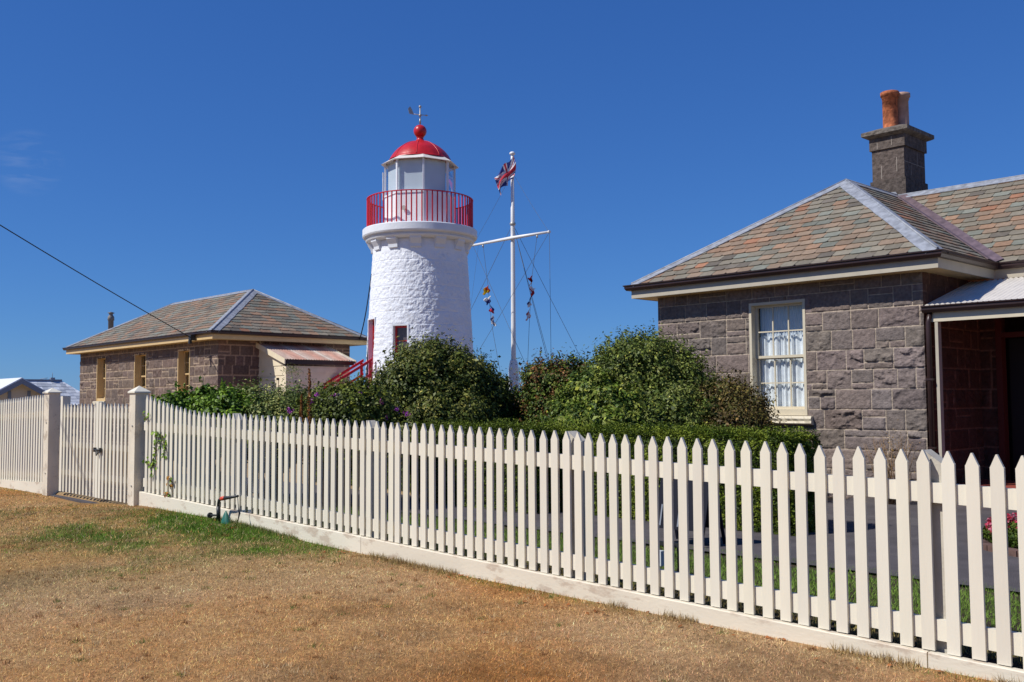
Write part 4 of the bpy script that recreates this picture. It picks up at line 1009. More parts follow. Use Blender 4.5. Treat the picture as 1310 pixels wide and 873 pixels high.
q0 = ra + dn * run - Vector((0, 0, 1.5)) - e_ * 2; q1 = rb + dn * run + e_ * 1.7 - Vector((0, 0, 1.5)); q2 = rb - dn * run + e_ * 1.7 - Vector((0, 0, 1.5)); q3 = ra - dn * run - Vector((0, 0, 1.5)) - e_ * 2
up_ = upv(q0, q1, rb)
g = MB()
SLs = SL
SL = [((1.15, 1.15, 1.15), .6), ((0.8, 0.82, 0.86), .4)]
slates(g, [q0, q1, rb, ra], e_, up_, wid=0.3, exp_=0.32, seed=71, pointed=False)
slates(g, [q1, q2, rb], (q2 - q1).normalized(), upv(q1, q2, rb), wid=0.3, exp_=0.32, seed=72, pointed=False)
SL = SLs
g.add([q2, q3, ra, rb], [(0, 1, 2, 3)], (1, 1, 1)); g.add([p - Vector((0, 0, .03)) for p in (q0, q1, rb, ra)], [(0, 1, 2, 3)], (.5, .5, .5)); g.add([p - Vector((0, 0, .03)) for p in (q1, q2, rb)], [(0, 1, 2)], (.5, .5, .5))
g.build('roof', mat('pale_tile', (0.50, 0.52, 0.55), 0.6, attr=True, noise=.05), n2_)
g = MB(); g.obox(ra - dn * 0.08 - e_ * 1 + Vector((0, 0, .0)), e_ * ((rb - ra).length + 1), dn * 0.16, Vector((0, 0, 0.09))); g.build('ridge_cap', M['bluegrey'], n2_)
g = MB(); g.prism([q0 - dn * .3, q1 - dn * .3 - e_ * .3, q2 + dn * .3 - e_ * .3, q3 + dn * .3], Vector((0, 0, -1.6))); g.build('wall', mat('cream_wall_far', (0.42, 0.37, 0.3), 0.8), n2_)
g = MB(); c_ = rb - e_ * 0.55; g.box((c_.x - .12, c_.y - .12, c_.z), (c_.x + .12, c_.y + .12, c_.z + .2)); g.tube([c_ + Vector((0, 0, .2)), c_ + Vector((0, 0, .5))], .015, 5); g.tube([c_ + Vector((-.25, -.2, .18)), c_ + Vector((-.6, -.5, .12))], .02, 5); g.build('roof_vent', M['bluegrey'], n2_)

# ------------------------------------------------------------------ PICKET FENCE
PK = [-2.056, -2.195, -2.335, -2.479, -2.632, -2.765, -2.906, -3.05, -3.189, -3.321, -3.466, -3.602, -3.738, -3.89, -4.029, -4.167, -4.311, -4.445, -4.583, -4.719, -4.857, -4.993, -5.123, -5.251, -5.38, -5.502, -5.634, -5.769, -5.906, -6.045, -6.179, -6.316, -6.456, -6.59, -6.727, -6.861, -7.004, -7.14, -7.279, -7.422, -7.56, -7.698, -7.84, -7.978, -8.084, -8.217, -8.333, -8.474, -8.589, -8.724, -8.865, -9.0, -9.147, -9.281, -9.421, -9.564, -9.709, -9.845, -9.987, -10.132, -10.265, -10.418, -10.562, -10.704, -10.843, -10.988, -11.138, -11.279, -11.423, -11.554, -11.687, -11.832, -11.969, -12.12, -12.25, -12.382, -12.528, -12.669, -12.807, -12.943, -13.083, -13.228, -13.37, -13.498, -13.644, -13.798, -13.932, -14.06]
PK = [-1.38, -1.515, -1.65, -1.785, -1.92] + PK
def picket(parent, x, zb, ztip, y=FY, w=0.078, th=0.021, pt=0.075, rnd=None):
    rnd = rnd or random; h = w / 2; tl = 0.004; jx = rnd.uniform(-.0025, .0025); ja = rnd.uniform(-.004, .004)
    k = rnd.uniform(0.92, 1.0); c = (k, k * rnd.uniform(.985, 1), k * rnd.uniform(.96, 1))
    pr = [(-h, zb), (h, zb), (h, ztip - pt), (h - .003, ztip - pt + .004), (tl, ztip), (-tl, ztip), (-h + .003, ztip - pt + .004), (-h, ztip - pt)]
    mb = MB(); mb.prism([(x + jx + a + ja * (z - zb), y - th + rnd.uniform(-.0, .0), z) for a, z in pr], (0, th, 0), c)
    return mb.build('picket', M['fence'], parent)
def tipz(x):
    z = fence_base(x) + 1.205
    if x < -12.2: z += 0.235 * ((-12.2 - x) / 1.9) ** 1.5 * 0.9
    return z
fm = empty('picket_fence', (-8, FY, 0.1), 'long cream picket fence from the tall gate post to the right edge', 'fence')
rp = random.Random(5)
for x in PK: picket(fm, x, fence_base(x) + rp.uniform(0, .004), tipz(x) + rp.uniform(-.004, .004), rnd=rp)
def sloped_box(name, x0, x1, y0, y1, zl, zh, ma, parent, c=None, fb=fence_base):
    mb = MB(); V = [(x, y, fb(x) + z) for x in (x0, x1) for y in (y0, y1) for z in (zl, zh)]
    n = 1
    fs = [(0, 1, 3, 2), (4, 6, 7, 5), (0, 4, 5, 1), (2, 3, 7, 6), (0, 2, 6, 4), (1, 5, 7, 3)]
    mb.add(V, fs, c); return mb.build(name, ma, parent)
for (a, b) in ((-14.2, -8.55), (-8.545, -2.6), (-2.595, -1.3)):
    sloped_box('rail', a, b, FY + 0.001, FY + 0.045, 0.89, 1.01, M['fence'], fm)
    sloped_box('rail', a, b, FY + 0.001, FY + 0.045, 0.065, 0.19, M['fence'], fm)
def plinth(a, b, parent, tint):
    n = max(2, int((b - a) / 0.3)); V = []; r = random.Random(int(-a * 10))
    for i in range(n + 1):
        x = a + (b - a) * i / n; zt_ = fence_base(x) - 0.004 + r.uniform(-.0015, .0015)
        V += [(x, FY - 0.055, zt_ - 0.30), (x, FY - 0.055, zt_ - 0.006), (x, FY - 0.049, zt_), (x, FY + 0.0, zt_), (x, FY + 0.0, zt_ - 0.30)]
    fs = [(5 * i + j, 5 * i + 5 + j, 5 * i + 5 + (j + 1) % 5, 5 * i + (j + 1) % 5) for i in range(n) for j in range(5)] + [(0, 1, 2, 3, 4), tuple(5 * n + j for j in (4, 3, 2, 1, 0))]
    mb = MB(); mb.add(V, fs, tint); return mb.build('plinth_board', M['plinth'], parent)
plinth(-14.2, -8.562, fm, (1, 1, 1)); plinth(-8.555, -2.628, fm, (.97, .95, .93)); plinth(-2.62, -1.3, fm, (.93, .93, .93))
for xc in (-11.52, -8.56, -5.62, -2.60):
    z0 = 0.0; zt_ = fence_base(xc) + 1.17; x0, x1 = xc - 0.055, xc + 0.055; y0, y1 = FY + 0.048, FY + 0.16
    mb = MB(); V = [(x0, y0, z0), (x1, y0, z0), (x1, y1, z0), (x0, y1, z0), (x0, y0, zt_ + .035), (x1, y0, zt_ - .045), (x1, y1, zt_ - .045), (x0, y1, zt_ + .035)]
    mb.add(V, [(0, 3, 2, 1), (4, 5, 6, 7), (0, 1, 5, 4), (1, 2, 6, 5), (2, 3, 7, 6), (3, 0, 4, 7)]); mb.build('fence_post', M['post'], fm)

fl = empty('picket_fence', (-20, FY, 0.1), 'shorter run of cream picket fence at the left edge, beyond the gate', 'fence')
fbl = lambda x: EYE - 1.497 + (x + 21) * 0.033 if True else 0
x = -18.42; rp = random.Random(8)
while x > -24.2:
    ti = EYE + 0.059 + max(0, (x + 21.1)) * 0.035
    picket(fl, x, fbl(x), ti + rp.uniform(-.004, .004), rnd=rp); x -= 0.140
for (zl, zh) in ((1.16, 1.28), (0.06, 0.18)): sloped_box('rail', -24.3, -18.25, FY + 0.001, FY + 0.045, zl, zh, M['fence'], fl, fb=fbl)
sloped_box('plinth_board', -24.3, -18.22, FY - 0.055, FY, -0.35, -0.004, M['plinth'], fl, fb=fbl)

def gate_post(xa, xb, y0, y1, ztop, zap, label):
    e = empty('gate_post', ((xa + xb) / 2, (y0 + y1) / 2, 0), label, 'gate post', 'square gate posts with pyramid caps')
    mb = MB(); mb.box((xa, y0, -0.1), (xb, y1, ztop)); o = mb.build('shaft', M['gpost'], e); 
    xc, yc = (xa + xb) / 2, (y0 + y1) / 2; c = 0.022
    mb = MB(); V = [(xa - c, y0 - c, ztop), (xb + c, y0 - c, ztop), (xb + c, y1 + c, ztop), (xa - c, y1 + c, ztop), (xa - c, y0 - c, ztop + .022), (xb + c, y0 - c, ztop + .022), (xb + c, y1 + c, ztop + .022), (xa - c, y1 + c, ztop + .022), (xc, yc, zap)]
    mb.add(V, [(3, 2, 1, 0), (0, 1, 5, 4), (1, 2, 6, 5), (2, 3, 7, 6), (3, 0, 4, 7), (4, 5, 8), (5, 6, 8), (6, 7, 8), (7, 4, 8)]); mb.build('cap', M['fence'], e)
    mb = MB()
    for z in (0.42, 1.30): mb.tube([(xa + (xb - xa) * .62, y0 + .004, z), (xa + (xb - xa) * .62, y0 - 0.012, z)], 0.014, 8)
    mb.build('bolt', M['metal'], e)
gate_post(-18.20, -17.95, 5.86, 6.05, EYE + 0.165, EYE + 0.262, 'weathered square gate post with pyramid cap, left of the double gate')
gate_post(-14.46, -14.25, 5.86, 6.06, EYE + 0.135, EYE + 0.245, 'square cream gate post with pyramid cap, right of the gate by the creeper')

def gate_leaf(xa, xb, n, stile_a, stile_b, label, sw=0.085):
    e = empty('gate_leaf', ((xa + xb) / 2, FY + .02, 0.1), label, 'gate', 'leaves of the double picket gate')
    r = random.Random(int(-xa * 7)); z0, z1 = 0.135, EYE - 0.02
    # stiles
    mb = MB(); mb.box((xa, FY - 0.03, z0), (xa + sw, FY + (0.10 if stile_a > 0.02 else 0.04), z1 + stile_a)); mb.build('stile', M['fence'], e)
    mb = MB(); mb.box((xb - sw, FY - 0.03, z0), (xb, FY + 0.04, z1 + stile_b)); mb.build('stile', M['fence'], e)
    for i in range(n):
        x = xa + sw + (xb - xa - 2 * sw) * (i + .5) / n; picket(e, x, z0, z1 + r.uniform(-.005, .005), w=0.07, rnd=r)
    for z in (0.42, 0.90, 1.40):
        mb = MB(); mb.box((xa + sw, FY + 0.002, z), (xb - sw, FY + 0.04, z + 0.09)); mb.build('rail', M['fence'], e)
    return e
gate_leaf(-17.62, -15.89, 10, 0.13, 0.03, 'left leaf of the cream double picket gate, with the broad raised stile', 0.10)
g2 = gate_leaf(-15.86, -14.52, 8, 0.02, 0.0, 'right leaf of the cream double picket gate, next to the tall post')
mb = MB(); mb.tube([(-15.98, FY - 0.06, EYE - .76), (-15.72, FY - .06, EYE - .75)], 0.014, 8); mb.tube([(-15.87, FY - .06, EYE - .74), (-15.84, FY - .07, EYE - .84), (-15.80, FY - .06, EYE - .78)], .011, 8); mb.box((-15.99, FY - .065, EYE - .79), (-15.95, FY - .03, EYE - .72)); mb.box((-15.76, FY - .065, EYE - .79), (-15.72, FY - .03, EYE - .72)); mb.build('latch', M['dark'], g2)

# ------------------------------------------------------------------ plants
def leaves(P, Nn, size, C, seed, asp=0.5, curl=0.25):
    """rhombic folded leaves at P facing roughly Nn"""
    r = np.random.default_rng(seed); n = len(P)
    Nn = Nn + r.normal(0, 0.55, (n, 3)); Nn /= np.linalg.norm(Nn, axis=1)[:, None]
    t = r.normal(0, 1, (n, 3)); t -= (t * Nn).sum(1)[:, None] * Nn; t /= np.linalg.norm(t, axis=1)[:, None]
    b = np.cross(Nn, t); s = (size * r.uniform(0.6, 1.35, n))[:, None]
    a0 = P - t * s * 0.5; a2 = P + t * s * 0.5 - Nn * s * curl * 0.5; m_ = Nn * s * 0.08
    a1 = P + b * s * asp * 0.5 + m_; a3 = P - b * s * asp * 0.5 + m_
    return np.stack([a0, a1, a2, a3], 1).reshape(-1, 3), np.repeat(C, 4, 0)

def bush(name, lobes, n, size, cols, label, cat='bush', seed=1, clump=0.16, group=None, flowers=None, flat_bottom=0.1, stem=True, spiky=0.0, asp=0.55, density_in=0.3):
    """lobes: (x,y,z,rx,ry,rz)"""
    r = np.random.default_rng(seed)
    ar = np.array([(l[3] * l[4] + l[4] * l[5] + l[3] * l[5]) for l in lobes]); pr = ar / ar.sum()
    c = np.array([np.mean([l[0] for l in lobes]), np.mean([l[1] for l in lobes])])
    e = empty(name, (c[0], c[1], 0.09), label, cat, group)
    L_ = np.array(lobes, float)
    # clump centres on the lobes' surfaces
    nc = max(60, int(n / 45)); k = r.choice(len(lobes), nc, p=pr)
    d = r.normal(0, 1, (nc, 3)); d /= np.linalg.norm(d, axis=1)[:, None]; d[:, 2] = np.where(d[:, 2] < -0.5, -d[:, 2], d[:, 2])
    q = L_[k, :3] + d * L_[k, 3:] * r.uniform(0.74, 1.10, (nc, 1))
    keep = np.ones(nc, bool)
    for j in range(len(lobes)):
        ins = (((q - L_[j, :3]) / L_[j, 3:]) ** 2).sum(1) < 0.6; keep &= ~ins
    q = q[keep]; d = d[keep]; nc = len(q)
    tone = r.uniform(0, 1, nc)
    m1 = int(n * (1 - density_in)); ci = r.integers(0, nc, m1)
    off = np.clip(r.normal(0, 1, (m1, 3)), -1.7, 1.7) * clump * np.array([1, 1, 0.8]); P1 = q[ci] + off * 0.48 + d[ci] * r.normal(0, 0.03, (m1, 1))
    if spiky:
        kk = r.random(m1) < spiky; P1[kk] += d[ci][kk] * (r.random((kk.sum(), 1)) ** 2) * 0.22 + np.array([0, 0, 0.06])
    N1 = d[ci] + off / clump * 0.5 + np.array([0, 0, 0.35])
    m2 = n - m1; k = r.choice(len(lobes), m2, p=pr); dd = r.normal(0, 1, (m2, 3)); dd /= np.linalg.norm(dd, axis=1)[:, None]
    P2 = L_[k, :3] + dd * L_[k, 3:] * (r.random((m2, 1)) ** 0.5 * 0.35 + 0.5); N2 = dd
    ns = int(nc * 0.28); si = r.integers(0, nc, ns); per = 16
    sd_ = d[si] + np.array([0, 0, 0.75]) + r.normal(0, 0.3, (ns, 3)); sd_ /= np.linalg.norm(sd_, axis=1)[:, None]; sl_n = r.uniform(0.10, 0.30, (ns, 1))
    tt = r.random((ns, per, 1)); P3 = (q[si][:, None, :] + sd_[:, None, :] * sl_n[:, None, :] * tt + r.normal(0, 1, (ns, per, 3)) * 0.022 * (1.2 - tt)).reshape(-1, 3)
    N3 = np.repeat(sd_, per, 0) * 0.3 + r.normal(0, 0.6, (ns * per, 3)) + np.array([0, 0, .4])
    P = np.concatenate([P1, P2, P3]); Nn = np.concatenate([N1, N2, N3]); tn = np.concatenate([tone[ci], r.random(m2), np.repeat(np.clip(tone[si] + .25, 0, 1), per)])
    sz = np.concatenate([np.full(m1, size), np.full(m2, size * 1.9), np.full(ns * per, size * 0.85)]) * np.where(r.random(m1 + m2 + ns * per) < .15, 1.5, 1.0)
    okz = P[:, 2] > flat_bottom; P = P[okz]; Nn = Nn[okz]; tn = tn[okz]; sz = sz[okz]
    cols = np.array(cols); w_ = (np.clip(tn + r.normal(0, 0.22, len(tn)), 0, 0.999) * (len(cols))).astype(int)
    C = cols[w_] * r.uniform(0.6, 1.35, (len(tn), 1))
    hi = r.random(len(tn)) < 0.09; C[hi] = C[hi] * np.array([2.2, 1.9, 1.7])  # scattered paler leaves, sunlit highlights painted into their colour
    V, CC = leaves(P, Nn, sz * 1.12, C, seed + 5, asp)
    f = link('foliage', np_mesh('foliage', V, np.arange(len(V)).reshape(-1, 4), CC), M['leaf'], e)
    if stem:
        mb = MB(); rr = random.Random(seed)
        for l in lobes:
            for q_ in range(3):
                a = Vector((c[0] + rr.uniform(-.2, .2), c[1] + rr.uniform(-.2, .2), 0.0)); b = Vector((l[0] + rr.uniform(-.4, .4) * l[3], l[1] + rr.uniform(-.4, .4) * l[4], l[2] + rr.uniform(0, .6) * l[5]))
                mb.tube([a, a.lerp(b, .5) + Vector((0, 0, .1)), b], [0.035, 0.025, 0.008], 6)
        mb.build('stem', M['twig'], e)
    return e

def flower(parent, p, size, colr, name='flower', seed=0, n=26):
    r = np.random.default_rng(seed); P = np.array(p) + r.normal(0, 1, (n, 3)) * size * 0.38
    V, CC = leaves(P, P - np.array(p) + np.array([0.3, -0.5, 0.5]) * size, np.full(n, size * 0.55), np.array([colr]) * r.uniform(0.8, 1.2, (n, 1)), seed, 0.8)
    return link(name, np_mesh(name, V, np.arange(len(V)).reshape(-1, 4), CC), M['petal'], parent)

def at(px, py, Zf, dz=0):   # measured bearings -> plan positions (z in world)
    d = F + R_ * ((px - 655) / 1246.9) - U_ * ((py - 436.5) / 1246.9); return (d.x * Zf, d.y * Zf, d.z * Zf + EYE + dz)

GL = [(0.03, 0.075, 0.012), (0.05, 0.115, 0.016), (0.085, 0.17, 0.025), (0.12, 0.22, 0.04)]      # glossy bright
OL = [(0.035, 0.055, 0.018), (0.06, 0.09, 0.028), (0.095, 0.125, 0.04), (0.15, 0.17, 0.075)]  # olive
DK = [(0.016, 0.034, 0.010), (0.028, 0.055, 0.014), (0.05, 0.09, 0.022), (0.085, 0.12, 0.035)]
PG = [(0.06, 0.10, 0.04), (0.10, 0.15, 0.07), (0.14, 0.20, 0.09), (0.22, 0.26, 0.15)]
BR = [(0.06, 0.045, 0.028), (0.07, 0.075, 0.03), (0.11, 0.085, 0.05), (0.13, 0.12, 0.06)]
VI = [(0.035, 0.07, 0.016), (0.06, 0.11, 0.022), (0.10, 0.16, 0.035), (0.17, 0.22, 0.07)]
def lobe(px, py, Zf, rpx, rz_px=None, ry=None):
    x, y, z = at(px, py, Zf); k = Zf / 1246.9; r = rpx * k; return (x, y, z, r, (ry or r), (rz_px or rpx) * k)

bush('laurel_bush', [lobe(232, 545, 15, 38, 34), lobe(275, 540, 15, 42, 36), lobe(200 + 50, 560, 15.3, 40, 46), lobe(295, 550, 14.6, 30, 42)], 26000, 0.060, GL,
     'bright glossy green bush just right of the tall gate post, behind the pickets', seed=2, clump=0.14)
bush('sage_bush', [lobe(330, 550, 15.2, 38, 48), lobe(372, 548, 15, 38, 46), lobe(350, 565, 14.6, 45, 50), lobe(305, 553, 15.6, 30, 44)], 24000, 0.040, PG,
     'pale grey-green bush below the cream lean-to', seed=3, clump=0.15, spiky=0.15)
fb_ = bush('flowering_bush', [lobe(425, 538, 14.6, 42, 42), lobe(462, 535, 14.2, 46, 43), lobe(405, 552, 14.4, 36, 44), lobe(440, 560, 14, 50, 50)], 26000, 0.040, OL[:3] + [(0.10, 0.14, 0.03)],
     'green bush dotted with small purple flowers below the red handrails', seed=4, clump=0.15)
for i, (px, py) in enumerate(((399, 514), (430, 506), (423, 511), (431, 524), (461, 502), (488, 514), (507, 524), (495, 533), (422, 523), (371, 526), (451, 582), (447, 512), (413, 530), (478, 521), (520, 530), (440, 533), (405, 505))):
    flower(fb_, at(px, py, 13.85 + 0.01 * i), 0.055, (0.55, 0.10, 0.50), seed=i)
bush('tall_round_bush', [lobe(555, 500, 16.5, 62, 55), lobe(530, 520, 16.2, 48, 62), lobe(590, 505, 16.6, 50, 45), lobe(560, 560, 16, 75, 60), lobe(502, 520, 16.5, 28, 42), lobe(545, 468, 16.6, 34, 26)], 46000, 0.046, OL,
     'tall rounded olive-green bush in front of the lighthouse base', seed=5, clump=0.17, spiky=0.12)
bush('dark_shrub', [lobe(628, 520, 17.4, 30, 34), lobe(602, 508, 17.4, 38, 40), lobe(648, 533, 17.6, 20, 28), lobe(620, 562, 17, 50, 44)], 24000, 0.056, DK,
     'dark glossy shrub left of the flagstaff base', seed=6, clump=0.14)
bush('bronze_shrub', [lobe(700, 510, 16.8, 36, 46), lobe(735, 510, 16.6, 34, 45), lobe(680, 530, 16.8, 24, 40), lobe(715, 555, 16.4, 50, 50)], 26000, 0.044, DK[1:] + [(0.11, 0.06, 0.035)],
     'dark bronze-tinged shrub right of the flagstaff base', seed=7, clump=0.13, spiky=0.15)
bush('creeper_mound', [lobe(755, 520, 15.0, 40, 40), lobe(785, 535, 14.7, 45, 36), lobe(735, 545, 14.9, 34, 30), lobe(770, 560, 14.6, 60, 40)], 26000, 0.052, VI,
     'leafy mid-green creeper mound between the bronze shrub and the biggest bush', seed=8, clump=0.12)
bush('large_round_bush', [lobe(825, 495, 15.8, 66, 58), lobe(862, 505, 15.6, 54, 46), lobe(785, 510, 15.8, 42, 50), lobe(845, 550, 15.2, 85, 55), lobe(810, 468, 16, 40, 32), lobe(898, 526, 15.4, 40, 38)], 56000, 0.042, [(0.045, 0.075, 0.022), (0.07, 0.11, 0.035), (0.105, 0.15, 0.05), (0.16, 0.20, 0.085)],
     'biggest round grey-green bush, left of the cottage window', seed=9, clump=0.16, spiky=0.15)
bush('reddish_bush', [lobe(932, 527, 14.8, 34, 34), lobe(960, 533, 14.6, 24, 25), lobe(945, 560, 14.4, 42, 40)], 18000, 0.036, BR,
     'small brown-tinged bush touching the lower left of the cottage window', seed=10, clump=0.12, spiky=0.2)

def hedge(name, x0, x1, y0, y1, zt_, n, label, seed, cols):
    r = np.random.default_rng(seed); e = empty(name, ((x0 + x1) / 2, (y0 + y1) / 2, 0.09), label, 'hedge', 'clipped box hedges')
    areas = np.array([(x1 - x0) * (y1 - y0) * 1.5, (x1 - x0) * zt_, (y1 - y0) * zt_ * 2, (y1 - y0) * zt_, (x1 - x0) * zt_ * .5]); k = r.choice(5, n, p=areas / areas.sum())
    u = r.random(n); v = r.random(n)
    P = np.zeros((n, 3)); Nn = np.zeros((n, 3))
    X = x0 + u * (x1 - x0)
    P[:, 0] = np.where(k == 2, x1, np.where(k == 3, x0, X)); P[:, 1] = np.where(k == 0, y0 + v * (y1 - y0), np.where(k == 1, y0, np.where(k == 4, y1, y0 + u * (y1 - y0)))); P[:, 2] = np.where(k == 0, zt_, 0.1 + v * (zt_ - 0.1))
    Nn[k == 0] = (0, 0, 1); Nn[k == 1] = (0, -1, 0); Nn[k == 2] = (1, 0, 0); Nn[k == 3] = (-1, 0, 0); Nn[k == 4] = (0, 1, 0)
    ed = 0.10; bumpy = (fbm(P[:, 0] * 2 + 40, P[:, 1] * 2 + P[:, 2] * 2, seed, 0.5, 3) - 0.5) * 0.16
    P += Nn * (bumpy[:, None] + r.normal(0, 0.018, (n, 1)))
    # rounded shoulders
    hx = np.clip((P[:, 2] - (zt_ - 0.12)) / 0.12, 0, 1); P[:, 1] += np.where(k == 1, hx ** 2 * 0.09, 0); P[:, 0] -= np.where(k == 2, hx ** 2 * 0.09, 0)
    sp_ = (k == 0) & (r.random(n) < 0.5); P[sp_, 2] += r.random(sp_.sum()) ** 2 * 0.10
    cols = np.array(cols); tn = fbm(P[:, 0] + 20, P[:, 2] + P[:, 1], seed + 3, 0.12, 2); w_ = np.clip(((tn - 0.25) * 2 + r.normal(0, .25, n)), 0, 0.999) * len(cols)
    C = cols[w_.astype(int)] * r.uniform(0.7, 1.3, (n, 1))
    V, CC = leaves(P, Nn * 0.5 + np.array([0, 0, .3]), np.full(n, 0.034), C, seed + 1, 0.4)
    link('foliage', np_mesh('foliage', V, np.arange(len(V)).reshape(-1, 4), CC), M['leaf'], e)
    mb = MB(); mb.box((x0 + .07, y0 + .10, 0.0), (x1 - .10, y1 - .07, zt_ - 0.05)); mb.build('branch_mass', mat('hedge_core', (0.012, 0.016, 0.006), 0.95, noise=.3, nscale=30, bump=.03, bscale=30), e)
HG = [(0.035, 0.065, 0.010), (0.07, 0.115, 0.018), (0.12, 0.175, 0.03), (0.17, 0.23, 0.045)]
hedge('box_hedge', -10.4, -5.86, 9.82, 10.55, EYE - 0.45, 95000, 'long clipped box hedge beside the asphalt path, ending before the cottage wall', 41, HG)
hedge('box_hedge', -16.5, -12.2, 10.2, 11.0, EYE - 0.42, 40000, 'clipped hedge in front of the dark shrub and tall rounded bush', 42, [(0.05, 0.08, 0.012), (0.085, 0.13, 0.02), (0.12, 0.17, 0.03)])
hedge('box_hedge', -12.0, -9.4, 9.25, 9.8, EYE - 0.40, 34000, 'rounded clipped hedge behind the fence left of the long one, by the bronze shrub', 43, [(0.045, 0.075, 0.012), (0.075, 0.12, 0.02), (0.11, 0.16, 0.03)])

# dry flower spikes
def spike(px0, py0, px1, py1, Z_, label, seed):
    a = Vector(at(px0, 600, Z_)); a.z = 0.09; b = Vector(at(px1, py1, Z_)); e = empty('flower_spike', a, label, 'dried flower', 'tall dried flower spikes')
    mb = MB(); mb.tube([a, a.lerp(b, .5) + Vector((.01, 0, 0)), b], [.012, .01, .004], 6); mb.build('stalk', M['twig'], e)
    r = np.random.default_rng(seed); n = 700; t_ = r.random(n); t_ = 0.45 + 0.55 * t_; A = np.array(a); Bv = np.array(b)
    P = A + (Bv - A) * t_[:, None] + r.normal(0, 1, (n, 3)) * (0.035 * (1.15 - t_))[:, None]
    V, CC = leaves(P, r.normal(0, 1, (n, 3)), np.full(n, 0.032), np.array([(0.20, 0.085, 0.04)]) * r.uniform(.6, 1.5, (n, 1)), seed)
    link('seed_heads', np_mesh('seed_heads', V, np.arange(len(V)).reshape(-1, 4), CC), M['leaf'], e)
spike(396, 600, 396, 472, 13.6, 'tallest dried brown flower spike in front of the purple-flowered bush', 1)
spike(384, 600, 386, 505, 13.7, 'shorter dried brown flower spike left of the tallest one', 2)
# thin tall green stalk before the lean-to
e = empty('fennel_stalk', at(378, 560, 14.6), 'thin pale green stalk with feathery head rising before the lean-to', 'plant'); 
mb = MB(); mb.tube([at(379, 560, 14.6), at(377, 500, 14.6), at(372, 470, 14.6)], [.008, .006, .003], 5); mb.build('stalk', mat('stalk_green', (0.16, 0.19, 0.09), .8), e)
r = np.random.default_rng(8); P = np.array(at(374, 474, 14.6)) + r.normal(0, 1, (260, 3)) * np.array([.07, .07, .04]); V, CC = leaves(P, r.normal(0, 1, (260, 3)), np.full(260, .03), np.array([(.2, .22, .13)]) * r.uniform(.6, 1.3, (260, 1)), 3, .3)
link('flower_head', np_mesh('flower_head', V, np.arange(len(V)).reshape(-1, 4), CC), M['leaf'], e)

# dead twiggy plant at the cottage corner
e = empty('dead_plant', (-6.45, 13.6, 0.1), 'dry brown twiggy plant at the foot of the cottage corner', 'plant')
mb = MB(); rr = random.Random(4)
for k in range(60):
    a = Vector((-6.5 + rr.uniform(-.06, .06), 13.7, 0.1)); b = a + Vector((rr.uniform(-.33, .33), rr.uniform(-.2, .2), rr.uniform(.45, 1.0)))
    mb.tube([a, a.lerp(b, .5) + Vector((rr.uniform(-.05, .05), 0, .05)), b], [.006, .005, .003], 4)
mb.build('twigs', mat('dry_twig', (0.22, 0.14, 0.08), .9), e)
r = np.random.default_rng(12); P = np.array([-6.5, 13.7, 0.75]) + r.normal(0, 1, (900, 3)) * np.array([.15, .12, .2]); V, CC = leaves(P, r.normal(0, 1, (900, 3)), np.full(900, .022), np.array([(.22, .15, .08)]) * r.uniform(.5, 1.4, (900, 1)), 13)
link('dry_leaves', np_mesh('dry_leaves', V, np.arange(len(V)).reshape(-1, 4), CC), M['leaf'], e)

# creeper poking through the pickets
e = empty('creeper_sprig', (-13.8, FY - .03, 0.4), 'green creeper sprigs growing through the pickets beside the gate post', 'plant')
r = np.random.default_rng(21); pts = []
def sprig(pp, n, sprd, cols, sz, sd):
    P = []
    for a, b in zip(pp[:-1], pp[1:]):
        a = np.array(a); b = np.array(b); k = int(n / (len(pp) - 1)); t_ = r.random((k, 1)); P.append(a + (b - a) * t_ + r.normal(0, 1, (k, 3)) * np.array(sprd))
    P = np.concatenate(P); C = np.array(cols)[r.integers(0, len(cols), len(P))] * r.uniform(.7, 1.3, (len(P), 1))
    V, CC = leaves(P, np.tile([0.3, -1, 0.5], (len(P), 1)), np.full(len(P), sz), C, sd, .7)
    link('leaves', np_mesh('leaves', V, np.arange(len(V)).reshape(-1, 4), CC), M['leaf'], e)
    mb = MB(); mb.tube(pp, .006, 5); mb.build('vine_stem', M['twig'], e)
def fx_(px, py): 
    d = F + R_ * ((px - 655) / 1246.9) - U_ * ((py - 436.5) / 1246.9); t_ = (FY - .05) / d.y; return (d.x * t_, d.y * t_, d.z * t_ + EYE)
LV = [(0.10, 0.20, 0.02), (0.16, 0.28, 0.03), (0.07, 0.14, 0.02)]
sprig([fx_(193, 612), fx_(196, 590), fx_(203, 560), fx_(200, 552)], 55, (.05, .02, .02), LV, .06, 1)
sprig([fx_(208, 586), fx_(211, 572), fx_(206, 556)], 26, (.045, .02, .02), LV, .055, 2)
sprig([fx_(186, 592), fx_(194, 596)], 10, (.03, .02, .02), LV, .05, 3)
sprig([fx_(182, 528), fx_(187, 538), fx_(190, 533)], 10, (.03, .01, .02), LV, .05, 4)
sprig([fx_(218, 626), fx_(217, 612), fx_(221, 618)], 18, (.04, .02, .02), LV[:1] + [(.3, .16, .05)], .055, 5)
sprig([fx_(210, 634), fx_(216, 632)], 16, (.035, .02, .02), LV[:1] + [(.3, .13, .06)], .055, 6)

